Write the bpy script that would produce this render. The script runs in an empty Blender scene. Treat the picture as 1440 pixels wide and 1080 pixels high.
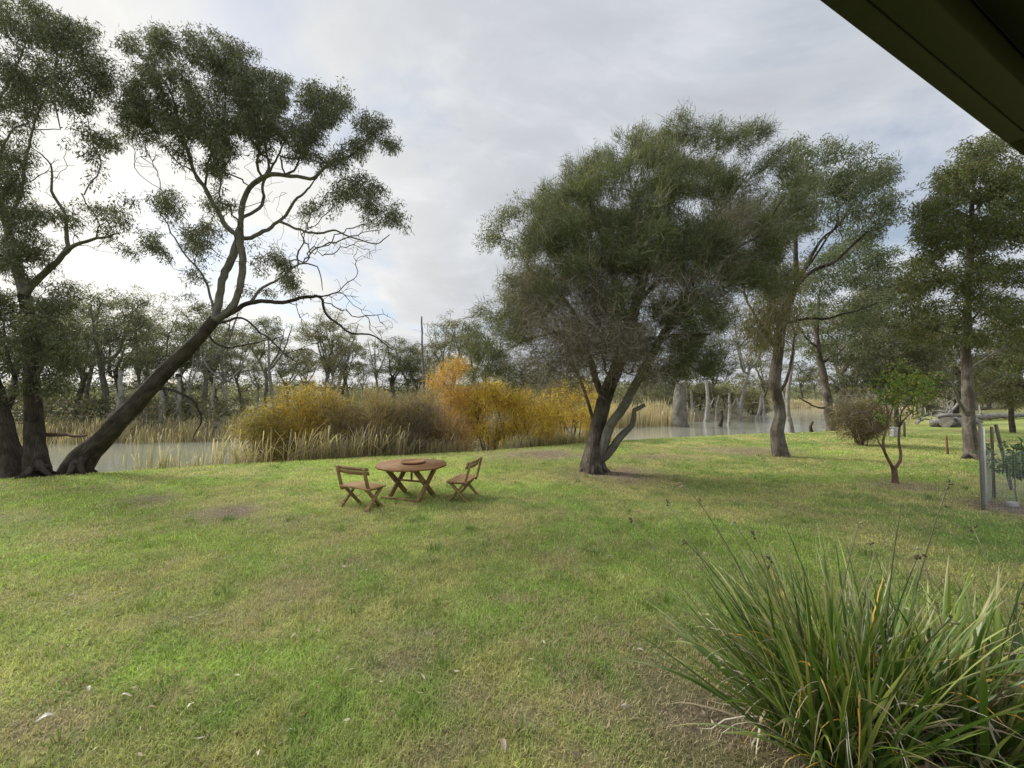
import bpy, math
import numpy as np
from mathutils import Vector, Matrix

R = np.random.default_rng(7)
SC = bpy.context.scene
COL = SC.collection
FPX = 570.0                       # focal length in photo pixels (1440 wide)
CAMZ = 2.2
PITCH = math.radians(2.0)
cp, sp_ = math.cos(PITCH), math.sin(PITCH)

# ------------------------------------------------------------------ measuring helpers
def P(px, py, D):
    """photo pixel + distance (metres north of the viewer) -> world point"""
    a, b = (px - 720) / FPX, (540 - py) / FPX
    d = np.array([a, cp - b * sp_, sp_ + b * cp])
    return np.array([0, 0, CAMZ]) + d * (D / d[1])
def G(px, py, z=0.0):
    a, b = (px - 720) / FPX, (540 - py) / FPX
    d = np.array([a, cp - b * sp_, sp_ + b * cp])
    t = (z - CAMZ) / d[2]
    return np.array([0, 0, CAMZ]) + d * t
def PW(w, D):
    return w / FPX * D

# ------------------------------------------------------------------ numpy noise
def _h(ix, iy, s):
    n = (ix * 374761393 + iy * 668265263 + s * 1442695041) & 0x7fffffff
    n = ((n ^ (n >> 13)) * 1274126177) & 0x7fffffff
    n = ((n ^ (n >> 16)) * 69069 + 12345) & 0x7fffffff
    return ((n ^ (n >> 11)) & 0xffff) / 65535.0
def vnoise(x, y, s=0):
    x = np.asarray(x, float); y = np.asarray(y, float)
    ix = np.floor(x).astype(np.int64); iy = np.floor(y).astype(np.int64)
    fx, fy = x - ix, y - iy
    fx = fx * fx * (3 - 2 * fx); fy = fy * fy * (3 - 2 * fy)
    a, b = _h(ix, iy, s), _h(ix + 1, iy, s)
    c, d = _h(ix, iy + 1, s), _h(ix + 1, iy + 1, s)
    return (a * (1 - fx) + b * fx) * (1 - fy) + (c * (1 - fx) + d * fx) * fy
def fbm(x, y, s=0, o=4):
    t, a, n = 0, 0.5, 0
    for i in range(o):
        t = t + a * vnoise(x * 2 ** i + 17.3 * i, y * 2 ** i - 9.1 * i, s + i); n += a; a *= 0.55
    return t / n
def sstep(a, b, x):
    t = np.clip((x - a) / (b - a), 0, 1)
    return t * t * (3 - 2 * t)
def nrm(v):
    return v / np.maximum(np.linalg.norm(v, axis=-1, keepdims=True), 1e-9)

# ------------------------------------------------------------------ scene objects
def tag(o, label=None, cat=None, group=None, kind=None):
    if label: o['label'] = label
    if cat: o['category'] = cat
    if group: o['group'] = group
    if kind: o['kind'] = kind
    return o
def thing(name, loc, label, cat, group=None, rz=0):
    o = bpy.data.objects.new(name, None); COL.objects.link(o)
    o.location = [float(c) for c in loc]; o.rotation_euler = (0, 0, rz)
    o.empty_display_size = 0.2
    return tag(o, label, cat, group)
def mesh_np(name, V, Fs, mat, parent=None, col=None, uv=None, smooth=False):
    """V (n,3); Fs list of (m,k) int arrays of faces; col (n,3) per vertex"""
    V = np.asarray(V, np.float32)
    me = bpy.data.meshes.new(name)
    me.vertices.add(len(V)); me.vertices.foreach_set('co', V.ravel())
    Fs = [np.asarray(f, np.int32) for f in Fs if len(f)]
    idx = np.concatenate([f.ravel() for f in Fs])
    cnt = np.concatenate([np.full(len(f), f.shape[1], np.int32) for f in Fs])
    me.loops.add(len(idx)); me.loops.foreach_set('vertex_index', idx)
    me.polygons.add(len(cnt))
    st = np.zeros(len(cnt), np.int32); st[1:] = np.cumsum(cnt)[:-1]
    me.polygons.foreach_set('loop_start', st)
    try: me.polygons.foreach_set('loop_total', cnt)
    except Exception: pass
    if smooth: me.polygons.foreach_set('use_smooth', np.ones(len(cnt), bool))
    me.update(calc_edges=True)
    if col is not None:
        ca = me.attributes.new('col', 'FLOAT_COLOR', 'POINT')
        c4 = np.ones((len(V), 4), np.float32); c4[:, :3] = col
        ca.data.foreach_set('color', c4.ravel())
    if uv is not None:
        ul = me.uv_layers.new(name='UVMap')
        ul.data.foreach_set('uv', np.asarray(uv, np.float32)[idx].ravel())
    me.materials.append(mat)
    o = bpy.data.objects.new(name, me); COL.objects.link(o)
    if parent is not None:
        o.parent = parent
    return o
def copy_tree(o, parent=None):
    c = o.copy(); COL.objects.link(c)
    if parent is not None: c.parent = parent
    for ch in list(o.children): copy_tree(ch, c)
    return c

class MB:
    """collects boxes, bars, tubes and lathes into one mesh"""
    def __init__(s): s.V = []; s.Q = []; s.T = []; s.n = 0
    def add(s, V, Q=(), T=()):
        s.V.append(np.asarray(V, float))
        if len(Q): s.Q.append(np.asarray(Q) + s.n)
        if len(T): s.T.append(np.asarray(T) + s.n)
        s.n += len(V)
    def bevbox(s, c, ax, ay, az, hx, hy, hz, b=0.004):
        """box with chamfered edges: axes ax,ay,az (unit), half sizes"""
        c = np.asarray(c, float); A = np.array([ax, ay, az], float)
        h = np.array([hx, hy, hz]); b = min(b, 0.45 * h.min())
        V = []
        key = {}
        for sx in (-1, 1):
            for sy in (-1, 1):
                for sz in (-1, 1):
                    for k in range(3):
                        q = np.array([sx, sy, sz]) * h
                        for j in range(3):
                            if j != k: q[j] -= np.sign(q[j]) * b
                        key[(sx, sy, sz, k)] = len(V); V.append(c + q @ A)
        Q, T = [], []
        def quad(a): Q.append(a)
        for k in range(3):
            i, j = [(1, 2), (2, 0), (0, 1)][k]
            for sg in (-1, 1):
                def vid(si, sj, kk):
                    t = [0, 0, 0]; t[k] = sg; t[i] = si; t[j] = sj
                    return key[(t[0], t[1], t[2], kk)]
                f = [vid(-1, -1, k), vid(1, -1, k), vid(1, 1, k), vid(-1, 1, k)]
                Q.append(f if sg > 0 else f[::-1])
        for k in range(3):               # edges along axis k
            i, j = [(1, 2), (2, 0), (0, 1)][k]
            for si in (-1, 1):
                for sj in (-1, 1):
                    def vid(sk, kk):
                        t = [0, 0, 0]; t[k] = sk; t[i] = si; t[j] = sj
                        return key[(t[0], t[1], t[2], kk)]
                    f = [vid(-1, i), vid(1, i), vid(1, j), vid(-1, j)]
                    Q.append(f if si * sj < 0 else f[::-1])
        for sx in (-1, 1):
            for sy in (-1, 1):
                for sz in (-1, 1):
                    f = [key[(sx, sy, sz, k)] for k in range(3)]
                    T.append(f if sx * sy * sz > 0 else f[::-1])
        s.add(V, Q, T); return s
    def box(s, lo, hi, b=0.004):
        lo = np.asarray(lo, float); hi = np.asarray(hi, float)
        h = (hi - lo) / 2
        return s.bevbox((lo + hi) / 2, (1, 0, 0), (0, 1, 0), (0, 0, 1), h[0], h[1], h[2], b)
    def bar(s, p, q, w, t, up=(0, 0, 1), b=0.004):
        """bar p->q, width w along 'side', thickness t"""
        p = np.asarray(p, float); q = np.asarray(q, float)
        d = q - p; L = np.linalg.norm(d); d = d / L
        up = np.asarray(up, float); sd = np.cross(d, up); sd /= np.linalg.norm(sd)
        u2 = np.cross(sd, d)
        return s.bevbox((p + q) / 2, d, sd, u2, L / 2, w / 2, t / 2, b)
    def tube(s, pts, rad, n=8, jit=0.0, cap=True):
        V, Q, uv = tube_arrays(np.asarray(pts, float), np.asarray(rad, float) * np.ones(len(pts)), n, jit)
        T = []
        if cap:
            m = len(pts)
            V = np.vstack([V, pts[0], pts[-1]]); a, e = len(V) - 2, len(V) - 1
            for k in range(n):
                T.append([a, (k + 1) % n, k]); T.append([e, (m - 1) * n + k, (m - 1) * n + (k + 1) % n])
        s.add(V, Q, T); return s
    def lathe(s, c, prof, n=48):
        c = np.asarray(c, float); a = np.arange(n) * 2 * math.pi / n
        V = np.concatenate([np.stack([c[0] + r * np.cos(a), c[1] + r * np.sin(a), np.full(n, c[2] + z)], 1) for r, z in prof])
        Q = []
        for i in range(len(prof) - 1):
            k = np.arange(n); k2 = (k + 1) % n
            Q.append(np.stack([i * n + k, i * n + k2, (i + 1) * n + k2, (i + 1) * n + k], 1))
        V = np.vstack([V, [c[0], c[1], c[2] + prof[0][1]], [c[0], c[1], c[2] + prof[-1][1]]])
        T = []
        m = len(prof)
        for k in range(n):
            T.append([m * n, (k + 1) % n, k]); T.append([m * n + 1, (m - 1) * n + k, (m - 1) * n + (k + 1) % n])
        s.add(V, np.concatenate(Q), T); return s
    def build(s, name, mat, parent=None, smooth=False, col=None):
        V = np.concatenate(s.V); Fs = []
        if s.Q: Fs.append(np.concatenate(s.Q))
        if s.T: Fs.append(np.concatenate(s.T))
        c = None if col is None else np.tile(np.asarray(col, float), (len(V), 1))
        return mesh_np(name, V, Fs, mat, parent, c, None, smooth)

def tube_arrays(pts, rad, n, jit=0.0):
    m = len(pts)
    t = np.gradient(pts, axis=0); t = nrm(t)
    mean = nrm((pts[-1] - pts[0])[None])[0]
    ref = np.cross(mean, [0.31, 0.87, 0.39]); ref /= max(np.linalg.norm(ref), 1e-6)
    a = nrm(ref[None] - (t @ ref)[:, None] * t); b = np.cross(t, a)
    th = np.arange(n) * 2 * math.pi / n
    rr = rad[:, None] * np.ones((m, n))
    L = np.concatenate([[0], np.cumsum(np.linalg.norm(np.diff(pts, axis=0), axis=1))])
    if jit > 0:
        rr = rr * (1 + jit * (2 * fbm(np.cos(th)[None] * 1.6 + L[:, None] * 1.1 + 7, np.sin(th)[None] * 1.6 + L[:, None] * 0.35 + pts[0, 0], 5, 3) - 1))
    V = pts[:, None] + rr[..., None] * (np.cos(th)[None, :, None] * a[:, None] + np.sin(th)[None, :, None] * b[:, None])
    k = np.arange(n); k2 = (k + 1) % n
    i = np.arange(m - 1)[:, None] * n
    Q = np.stack([i + k, i + k2, i + n + k2, i + n + k], -1).reshape(-1, 4)
    uv = np.stack([np.broadcast_to(np.abs(th - math.pi)[None] / math.pi * rad.max() * 3, (m, n)), np.broadcast_to(L[:, None], (m, n))], -1)
    return V.reshape(-1, 3), Q, uv.reshape(-1, 2)

# ------------------------------------------------------------------ materials
def newmat(name):
    m = bpy.data.materials.new(name); m.use_nodes = True
    nt = m.node_tree; nt.nodes.clear()
    return m, nt, nt.nodes, nt.links
def N(nt, t, **kw):
    n = nt.nodes.new(t)
    for k, v in kw.items():
        if k in n.inputs.keys() if hasattr(n.inputs, 'keys') else False: n.inputs[k].default_value = v
        else: setattr(n, k, v)
    return n
def ramp(nt, stops, fac):
    r = nt.nodes.new('ShaderNodeValToRGB')
    e = r.color_ramp.elements
    while len(e) < len(stops): e.new(0.5)
    for el, (p, c) in zip(e, stops):
        el.position = p; el.color = (c[0], c[1], c[2], 1)
    nt.links.new(fac, r.inputs['Fac']); return r.outputs['Color']
def noise(nt, vec, scale, detail=4, rough=0.55, dist=0.0):
    n = nt.nodes.new('ShaderNodeTexNoise')
    n.inputs['Scale'].default_value = scale; n.inputs['Detail'].default_value = detail
    n.inputs['Roughness'].default_value = rough; n.inputs['Distortion'].default_value = dist
    if vec is not None: nt.links.new(vec, n.inputs['Vector'])
    return n.outputs['Fac']
def mapping(nt, vec, sc):
    m = nt.nodes.new('ShaderNodeMapping'); m.inputs['Scale'].default_value = sc
    nt.links.new(vec, m.inputs['Vector']); return m.outputs['Vector']
def mixc(nt, f, a, b, mode='MIX'):
    m = nt.nodes.new('ShaderNodeMix'); m.data_type = 'RGBA'; m.blend_type = mode
    for sock, v in ((m.inputs[0], f), (m.inputs[6], a), (m.inputs[7], b)):
        if hasattr(v, 'links'): nt.links.new(v, sock)
        else: sock.default_value = v if not isinstance(v, tuple) else (v[0], v[1], v[2], 1)
    return m.outputs[2]
def bump(nt, h, st, dist=0.02):
    b = nt.nodes.new('ShaderNodeBump'); b.inputs['Strength'].default_value = st; b.inputs['Distance'].default_value = dist
    nt.links.new(h, b.inputs['Height']); return b.outputs['Normal']
def principled(nt, col, rough=0.7, normal=None, spec=0.3, metal=0.0):
    p = nt.nodes.new('ShaderNodeBsdfPrincipled')
    if hasattr(col, 'links'): nt.links.new(col, p.inputs['Base Color'])
    else: p.inputs['Base Color'].default_value = (*col, 1)
    p.inputs['Roughness'].default_value = rough; p.inputs['Specular IOR Level'].default_value = spec
    p.inputs['Metallic'].default_value = metal
    if normal is not None: nt.links.new(normal, p.inputs['Normal'])
    return p.outputs[0]
def out(nt, sh):
    o = nt.nodes.new('ShaderNodeOutputMaterial'); nt.links.new(sh, o.inputs['Surface'])

def leaf_mat(name, transl=0.35, rough=0.55, spec=0.25):
    m, nt, n, l = newmat(name)
    a = N(nt, 'ShaderNodeAttribute'); a.attribute_name = 'col'
    p = principled(nt, a.outputs['Color'], rough, None, spec)
    t = nt.nodes.new('ShaderNodeBsdfTranslucent')
    c2 = mixc(nt, 1.0, a.outputs['Color'], (1.25, 1.3, 0.7), 'MULTIPLY')
    l.new(c2, t.inputs['Color'])
    mx = nt.nodes.new('ShaderNodeMixShader'); mx.inputs[0].default_value = transl
    l.new(p, mx.inputs[1]); l.new(t.outputs[0], mx.inputs[2])
    out(nt, mx.outputs[0]); return m
def bark_mat(name, dark, mid, light, fis=14.0, bst=0.8, patch=None, pscale=1.2):
    m, nt, n, l = newmat(name)
    uv = nt.nodes.new('ShaderNodeUVMap').outputs[0]
    tc = nt.nodes.new('ShaderNodeTexCoord').outputs['Object']
    f1 = noise(nt, mapping(nt, uv, (fis, fis * 0.16, 1)), 1.0, 6, 0.65, 0.6)
    f2 = noise(nt, tc, 3.1, 5, 0.6)
    f3 = noise(nt, mapping(nt, uv, (fis * 3, fis * 0.8, 1)), 1.0, 3, 0.6)
    c = ramp(nt, [(0.30, dark), (0.5, mid), (0.72, light)], f1)
    c = mixc(nt, 0.45, c, ramp(nt, [(0.35, dark), (0.65, light)], f2))
    if patch:
        f4 = noise(nt, mapping(nt, tc, (1, 1, 0.6)), pscale, 4, 0.6, 0.4)
        c = mixc(nt, ramp(nt, [(0.47, (0, 0, 0)), (0.56, (1, 1, 1))], f4), c, patch)
    ad = N(nt, 'ShaderNodeMath'); ad.operation = 'ADD'; l.new(f1, ad.inputs[0])
    mu = N(nt, 'ShaderNodeMath'); mu.operation = 'MULTIPLY'; mu.inputs[1].default_value = 0.35; l.new(f3, mu.inputs[0]); l.new(mu.outputs[0], ad.inputs[1])
    out(nt, principled(nt, c, 0.9, bump(nt, ad.outputs[0], bst, 0.09), 0.15)); return m
def wood_mat(name, c0, c1, c2, axis_scale=(3, 40, 40), rough=0.7):
    m, nt, n, l = newmat(name)
    tc = nt.nodes.new('ShaderNodeTexCoord').outputs['Object']
    f1 = noise(nt, mapping(nt, tc, axis_scale), 1.0, 5, 0.6, 0.3)
    f2 = noise(nt, tc, 2.3, 4, 0.6)
    c = ramp(nt, [(0.3, c0), (0.5, c1), (0.72, c2)], f1)
    c = mixc(nt, 0.35, c, ramp(nt, [(0.35, c0), (0.7, c2)], f2))
    out(nt, principled(nt, c, rough, bump(nt, f1, 0.25, 0.01), 0.25)); return m
def flat_mat(name, c, rough=0.7, var=0.25, scale=6.0, spec=0.3, metal=0.0):
    m, nt, n, l = newmat(name)
    tc = nt.nodes.new('ShaderNodeTexCoord').outputs['Object']
    f = noise(nt, tc, scale, 6, 0.65)
    lo = tuple(v * (1 - var) for v in c); hi = tuple(min(1, v * (1 + var)) for v in c)
    out(nt, principled(nt, ramp(nt, [(0.3, lo), (0.7, hi)], f), rough, bump(nt, f, 0.15, 0.01), spec, metal)); return m

M = {}
M['leaf'] = leaf_mat('leaf_surface')
M['grass'] = leaf_mat('grass_blade', 0.3, 0.6, 0.2)
M['strap'] = leaf_mat('strap_leaf_surface', 0.25, 0.36, 0.5)
M['bark_dark'] = bark_mat('dark_rough_bark', (0.018, 0.014, 0.010), (0.06, 0.047, 0.036), (0.145, 0.12, 0.096), 20, 1.4)
M['bark_grey'] = bark_mat('smooth_grey_bark', (0.06, 0.053, 0.042), (0.125, 0.112, 0.09), (0.21, 0.195, 0.16), 9, 0.7)
M['bark_paper'] = bark_mat('fibrous_grey_bark', (0.03, 0.023, 0.017), (0.135, 0.108, 0.083), (0.30, 0.255, 0.205), 26, 1.6)
M['bark_gum'] = bark_mat('peeling_gum_bark', (0.05, 0.042, 0.033), (0.125, 0.106, 0.083), (0.225, 0.20, 0.165), 11, 0.9, (0.075, 0.058, 0.044), 1.6)
M['bark_pale'] = bark_mat('pale_dead_wood', (0.10, 0.09, 0.075), (0.21, 0.195, 0.17), (0.34, 0.325, 0.295), 9, 0.6)
M['bark_red'] = bark_mat('reddish_bark', (0.06, 0.035, 0.024), (0.13, 0.075, 0.05), (0.2, 0.13, 0.095), 12, 0.5)
M['log'] = bark_mat('weathered_log', (0.07, 0.062, 0.052), (0.16, 0.145, 0.125), (0.30, 0.28, 0.25), 9, 1.0)
M['table'] = wood_mat('oiled_red_timber', (0.105, 0.05, 0.019), (0.20, 0.098, 0.036), (0.34, 0.19, 0.085))
M['chair'] = wood_mat('weathered_brown_timber', (0.08, 0.048, 0.018), (0.185, 0.115, 0.044), (0.34, 0.225, 0.10))
M['seat'] = wood_mat('lit_seat_timber', (0.14, 0.08, 0.03), (0.27, 0.16, 0.066), (0.42, 0.28, 0.13))  # paler copy of the chair timber, light on the seat put into the colour
M['stake'] = wood_mat('grey_stake_timber', (0.05, 0.04, 0.034), (0.09, 0.072, 0.062), (0.15, 0.125, 0.11), (30, 30, 4))
M['rust'] = flat_mat('orange_painted_stake', (0.13, 0.06, 0.03), 0.8, 0.4, 12)
M['picket'] = flat_mat('grey_painted_steel', (0.17, 0.155, 0.125), 0.6, 0.25, 15, 0.4)
M['white'] = flat_mat('white_strip', (0.6, 0.59, 0.55), 0.6, 0.12, 8)
M['wire'] = flat_mat('galvanised_wire', (0.30, 0.30, 0.295), 0.5, 0.15, 20, 0.5)
M['concrete'] = flat_mat('pale_concrete', (0.36, 0.35, 0.33), 0.9, 0.15, 10)
M['fascia'] = flat_mat('dark_green_painted_timber', (0.024, 0.024, 0.011), 0.6, 0.12, 9)
M['soffit'] = flat_mat('dark_soffit', (0.012, 0.011, 0.007), 0.8, 0.2, 5)
M['lining'] = flat_mat('brown_ceiling_lining', (0.19, 0.11, 0.065), 0.7, 0.15, 4)

# ------------------------------------------------------------------ camera, sky, sun
cam = bpy.data.cameras.new('camera'); cam.lens = FPX / 1440 * 36; cam.sensor_width = 36
cam.clip_end = 6000; cam.clip_start = 0.05
co = bpy.data.objects.new('camera', cam); COL.objects.link(co)
co.location = (0, 0, CAMZ); co.rotation_euler = (math.radians(90) + PITCH, 0, 0)
SC.camera = co

SUN_EL, SUN_AZ = math.radians(34), math.radians(-62)          # azimuth from north (+Y), negative = to the left
sd = np.array([math.sin(SUN_AZ) * math.cos(SUN_EL), math.cos(SUN_AZ) * math.cos(SUN_EL), math.sin(SUN_EL)])
sl = bpy.data.lights.new('sun', 'SUN'); sl.energy = 3.2; sl.angle = math.radians(18); sl.color = (1, 0.965, 0.89)
so = bpy.data.objects.new('sun', sl); COL.objects.link(so); so.location = (-30, 20, 40)
so.rotation_euler = Vector(sd).to_track_quat('Z', 'Y').to_euler()

w = bpy.data.worlds.new('World'); SC.world = w; w.use_nodes = True
nt = w.node_tree; nt.nodes.clear(); L = nt.links
def WM(op, a, b=None, c=None, clamp=False):
    n = nt.nodes.new('ShaderNodeMath'); n.operation = op; n.use_clamp = clamp
    for s, v in zip(n.inputs, (a, b, c)):
        if v is None: continue
        if hasattr(v, 'links'): L.new(v, s)
        else: s.default_value = v
    return n.outputs[0]
sky = nt.nodes.new('ShaderNodeTexSky'); sky.sky_type = 'NISHITA'; sky.sun_disc = False
sky.sun_elevation = SUN_EL; sky.sun_rotation = SUN_AZ
gen = nt.nodes.new('ShaderNodeTexCoord').outputs['Generated']
sx = nt.nodes.new('ShaderNodeSeparateXYZ'); L.new(gen, sx.inputs[0])
zc = WM('ADD', WM('MAXIMUM', sx.outputs[2], 0.0), 0.22)
cx = nt.nodes.new('ShaderNodeCombineXYZ')
L.new(WM('DIVIDE', sx.outputs[0], zc), cx.inputs[0]); L.new(WM('DIVIDE', sx.outputs[1], zc), cx.inputs[1])
cl = cx.outputs[0]
n1 = noise(nt, cl, 0.95, 8, 0.55, 0.6); n2 = noise(nt, mapping(nt, cl, (1.0, 1.6, 1)), 2.2, 6, 0.55, 0.3)
dens = WM('ADD', WM('MULTIPLY', n1, 0.7), WM('MULTIPLY', n2, 0.3))
dot = nt.nodes.new('ShaderNodeVectorMath'); dot.operation = 'DOT_PRODUCT'; L.new(gen, dot.inputs[0])
gd = np.array([-0.70, 0.68, 0.24]); gd = gd / np.linalg.norm(gd); dot.inputs[1].default_value = gd
glow = WM('POWER', WM('MAXIMUM', dot.outputs['Value'], 0.0), 7.0)
val = ramp(nt, [(0.34, (0.86, 0.865, 0.87)), (0.43, (0.65, 0.67, 0.70)), (0.51, (0.505, 0.53, 0.575)), (0.58, (0.45, 0.47, 0.51)), (0.66, (0.58, 0.59, 0.61)), (0.76, (0.74, 0.74, 0.74))], dens)
addg = mixc(nt, glow, val, (0.92, 0.90, 0.84))
# overcast: nearly all cloud, thin blue gaps
gap = WM('MULTIPLY', WM('SUBTRACT', 1.0, WM('MULTIPLY', WM('SUBTRACT', n1, 0.36), 8.0, None, True)), 0.7, None, True)
skyb = nt.nodes.new('ShaderNodeVectorMath'); skyb.operation = 'SCALE'; L.new(sky.outputs[0], skyb.inputs[0]); skyb.inputs['Scale'].default_value = 0.11
fin0 = mixc(nt, gap, addg, skyb.outputs[0])
# overcast sky brightens overhead; out-of-view gain above and behind added to light the lawn
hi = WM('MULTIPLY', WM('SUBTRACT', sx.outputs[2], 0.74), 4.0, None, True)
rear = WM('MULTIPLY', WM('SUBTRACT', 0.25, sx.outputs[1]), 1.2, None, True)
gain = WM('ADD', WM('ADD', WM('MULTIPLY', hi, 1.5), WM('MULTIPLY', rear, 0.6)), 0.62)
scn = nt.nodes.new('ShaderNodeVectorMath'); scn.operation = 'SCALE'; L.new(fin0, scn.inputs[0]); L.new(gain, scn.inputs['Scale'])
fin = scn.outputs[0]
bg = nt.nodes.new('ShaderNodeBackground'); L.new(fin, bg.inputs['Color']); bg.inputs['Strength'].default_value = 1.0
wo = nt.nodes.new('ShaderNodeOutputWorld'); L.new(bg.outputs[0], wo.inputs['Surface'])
SC.view_settings.view_transform = 'Standard'; SC.view_settings.look = 'None'
SC.view_settings.exposure = 0.95; SC.view_settings.gamma = 1
SC.cycles.max_bounces = 6; SC.cycles.transparent_max_bounces = 8; SC.cycles.use_denoising = True

# ------------------------------------------------------------------ terrain
BX = [-200, -60, -30, -15.3, -13.4, -11.9, -9.75, -6.05, -1.26, 6.3, 12.3, 18.7, 25.0, 31.0, 40, 57, 120, 400]
BY = [-80, -14, 3, 11.3, 12.5, 13.2, 14.4, 15.9, 18.0, 22.4, 25.1, 27.4, 29.4, 34, 42, 52, 75, 150]
FX = [-400, -60, -31, -20, -5, 17, 36, 50, 83, 110, 300, 600]
FY = [0, 25, 28, 30, 38, 48, 62, 92, 124, 142, 220, 330]
def bank(x): return np.interp(x, BX, BY)
def farshore(x): return np.interp(x, FX, FY)
WATER = -1.0
def height(x, y):
    x = np.asarray(x, float); y = np.asarray(y, float)
    s = (y - bank(x)) * 0.9
    lawn = 0.05 * (fbm(x * 0.12, y * 0.12, 3, 2) - 0.5) + 0.02 * (fbm(x * 0.9, y * 0.9, 4, 2) - 0.5)
    lawn = lawn + 1.2 * sstep(30, 75, x) * sstep(28, 60, y)
    z = lawn - 0.10 * sstep(-1.6, 0.0, s) - (2.0 + lawn) * sstep(-0.3, 3.0, s)
    f = y - farshore(x)
    z = z + (2.3 + 0.5 * fbm(x * 0.05, y * 0.05, 8, 2)) * sstep(-3, 5, f)
    r = np.hypot(x, y)
    z = z + 9 * sstep(180, 600, r) * (0.5 + fbm(x * 0.004, y * 0.004, 11, 2))
    return z

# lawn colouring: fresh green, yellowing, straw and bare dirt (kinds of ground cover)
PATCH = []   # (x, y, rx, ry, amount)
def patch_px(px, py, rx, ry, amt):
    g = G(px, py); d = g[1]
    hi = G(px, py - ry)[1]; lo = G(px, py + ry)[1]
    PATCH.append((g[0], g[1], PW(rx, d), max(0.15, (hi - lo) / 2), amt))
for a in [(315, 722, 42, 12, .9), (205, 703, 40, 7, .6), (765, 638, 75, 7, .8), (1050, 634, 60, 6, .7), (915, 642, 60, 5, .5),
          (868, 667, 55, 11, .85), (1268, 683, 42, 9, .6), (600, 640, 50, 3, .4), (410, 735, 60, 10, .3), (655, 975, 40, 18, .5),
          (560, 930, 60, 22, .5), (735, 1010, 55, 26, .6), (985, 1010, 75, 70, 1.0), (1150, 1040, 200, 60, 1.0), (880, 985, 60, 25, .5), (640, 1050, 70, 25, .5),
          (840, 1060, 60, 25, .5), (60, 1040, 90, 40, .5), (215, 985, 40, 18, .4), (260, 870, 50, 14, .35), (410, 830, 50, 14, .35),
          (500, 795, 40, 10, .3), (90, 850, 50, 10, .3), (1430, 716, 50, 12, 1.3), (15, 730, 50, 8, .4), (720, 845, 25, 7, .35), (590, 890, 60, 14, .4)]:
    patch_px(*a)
C_GREEN = np.array([0.125, 0.19, 0.048]); C_FRESH = np.array([0.235, 0.30, 0.066]); C_YEL = np.array([0.345, 0.305, 0.125])
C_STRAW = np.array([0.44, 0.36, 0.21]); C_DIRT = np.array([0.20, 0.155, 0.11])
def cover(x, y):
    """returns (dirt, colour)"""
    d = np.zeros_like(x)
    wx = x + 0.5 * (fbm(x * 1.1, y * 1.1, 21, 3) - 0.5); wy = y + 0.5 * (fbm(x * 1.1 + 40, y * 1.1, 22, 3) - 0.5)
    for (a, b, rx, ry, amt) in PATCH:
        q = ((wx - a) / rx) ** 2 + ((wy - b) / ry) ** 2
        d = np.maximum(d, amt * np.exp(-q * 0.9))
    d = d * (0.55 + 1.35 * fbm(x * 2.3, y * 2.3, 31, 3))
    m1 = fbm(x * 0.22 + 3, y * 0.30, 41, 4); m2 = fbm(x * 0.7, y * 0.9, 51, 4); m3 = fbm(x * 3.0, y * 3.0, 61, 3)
    left = sstep(4.0, -4.0, x)                                   # share of the fresh green rises toward the left
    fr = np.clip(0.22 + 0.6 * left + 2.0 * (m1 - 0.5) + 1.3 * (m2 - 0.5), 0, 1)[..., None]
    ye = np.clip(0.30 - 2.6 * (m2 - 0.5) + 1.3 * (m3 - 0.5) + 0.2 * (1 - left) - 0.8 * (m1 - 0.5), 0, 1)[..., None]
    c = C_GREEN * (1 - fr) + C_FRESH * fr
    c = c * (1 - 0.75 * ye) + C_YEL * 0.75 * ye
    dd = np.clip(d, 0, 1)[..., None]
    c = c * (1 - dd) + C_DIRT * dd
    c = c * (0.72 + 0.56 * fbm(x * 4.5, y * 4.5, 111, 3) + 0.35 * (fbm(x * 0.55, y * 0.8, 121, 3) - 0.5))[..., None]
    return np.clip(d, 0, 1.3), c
def axis(lo, hi, step, far_lo, far_hi):
    a = list(np.arange(lo, hi, step)); s = step
    while a[-1] < far_hi: s *= 1.18; a.append(a[-1] + s)
    s = step; b = []
    v = lo
    while v > far_lo: s *= 1.18; v -= s; b.append(v)
    return np.array(b[::-1] + a)
gx = axis(-17, 30, 0.16, -2500, 2500); gy = axis(1.0, 32, 0.16, -300, 4000)
X, Y = np.meshgrid(gx, gy)
Z = height(X, Y)
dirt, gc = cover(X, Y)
s = (Y - bank(X)) * 0.9
mud = sstep(0.3, 1.2, s)[..., None]
gc = gc * (1 - mud) + np.array([0.12, 0.10, 0.065]) * mud
fs = sstep(1, 9, Y - farshore(X))[..., None]
gc = gc * (1 - fs) + (np.array([0.12, 0.125, 0.05]) + 0.06 * (fbm(X * 0.07, Y * 0.07, 71, 3) - 0.3)[..., None]) * fs
nx, ny = len(gx), len(gy)
i = np.arange(nx - 1)[None] + np.arange(ny - 1)[:, None] * nx
Q = np.stack([i, i + 1, i + nx + 1, i + nx], -1).reshape(-1, 4)
mg, nt2, n_, l_ = newmat('lawn_surface')
at = N(nt2, 'ShaderNodeAttribute'); at.attribute_name = 'col'
tcg = nt2.nodes.new('ShaderNodeTexCoord').outputs['Object']
fa = noise(nt2, tcg, 38, 5, 0.7); fb = noise(nt2, mapping(nt2, tcg, (9, 9, 1)), 1.0, 4, 0.65, 0.4)
cg = mixc(nt2, 1.0, at.outputs['Color'], ramp(nt2, [(0.28, (0.45, 0.45, 0.42)), (0.5, (0.95, 0.95, 0.95)), (0.75, (1.55, 1.5, 1.6))], fa), 'MULTIPLY')
cg = mixc(nt2, 1.0, cg, ramp(nt2, [(0.3, (0.7, 0.72, 0.7)), (0.7, (1.25, 1.2, 1.25))], fb), 'MULTIPLY')
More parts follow.
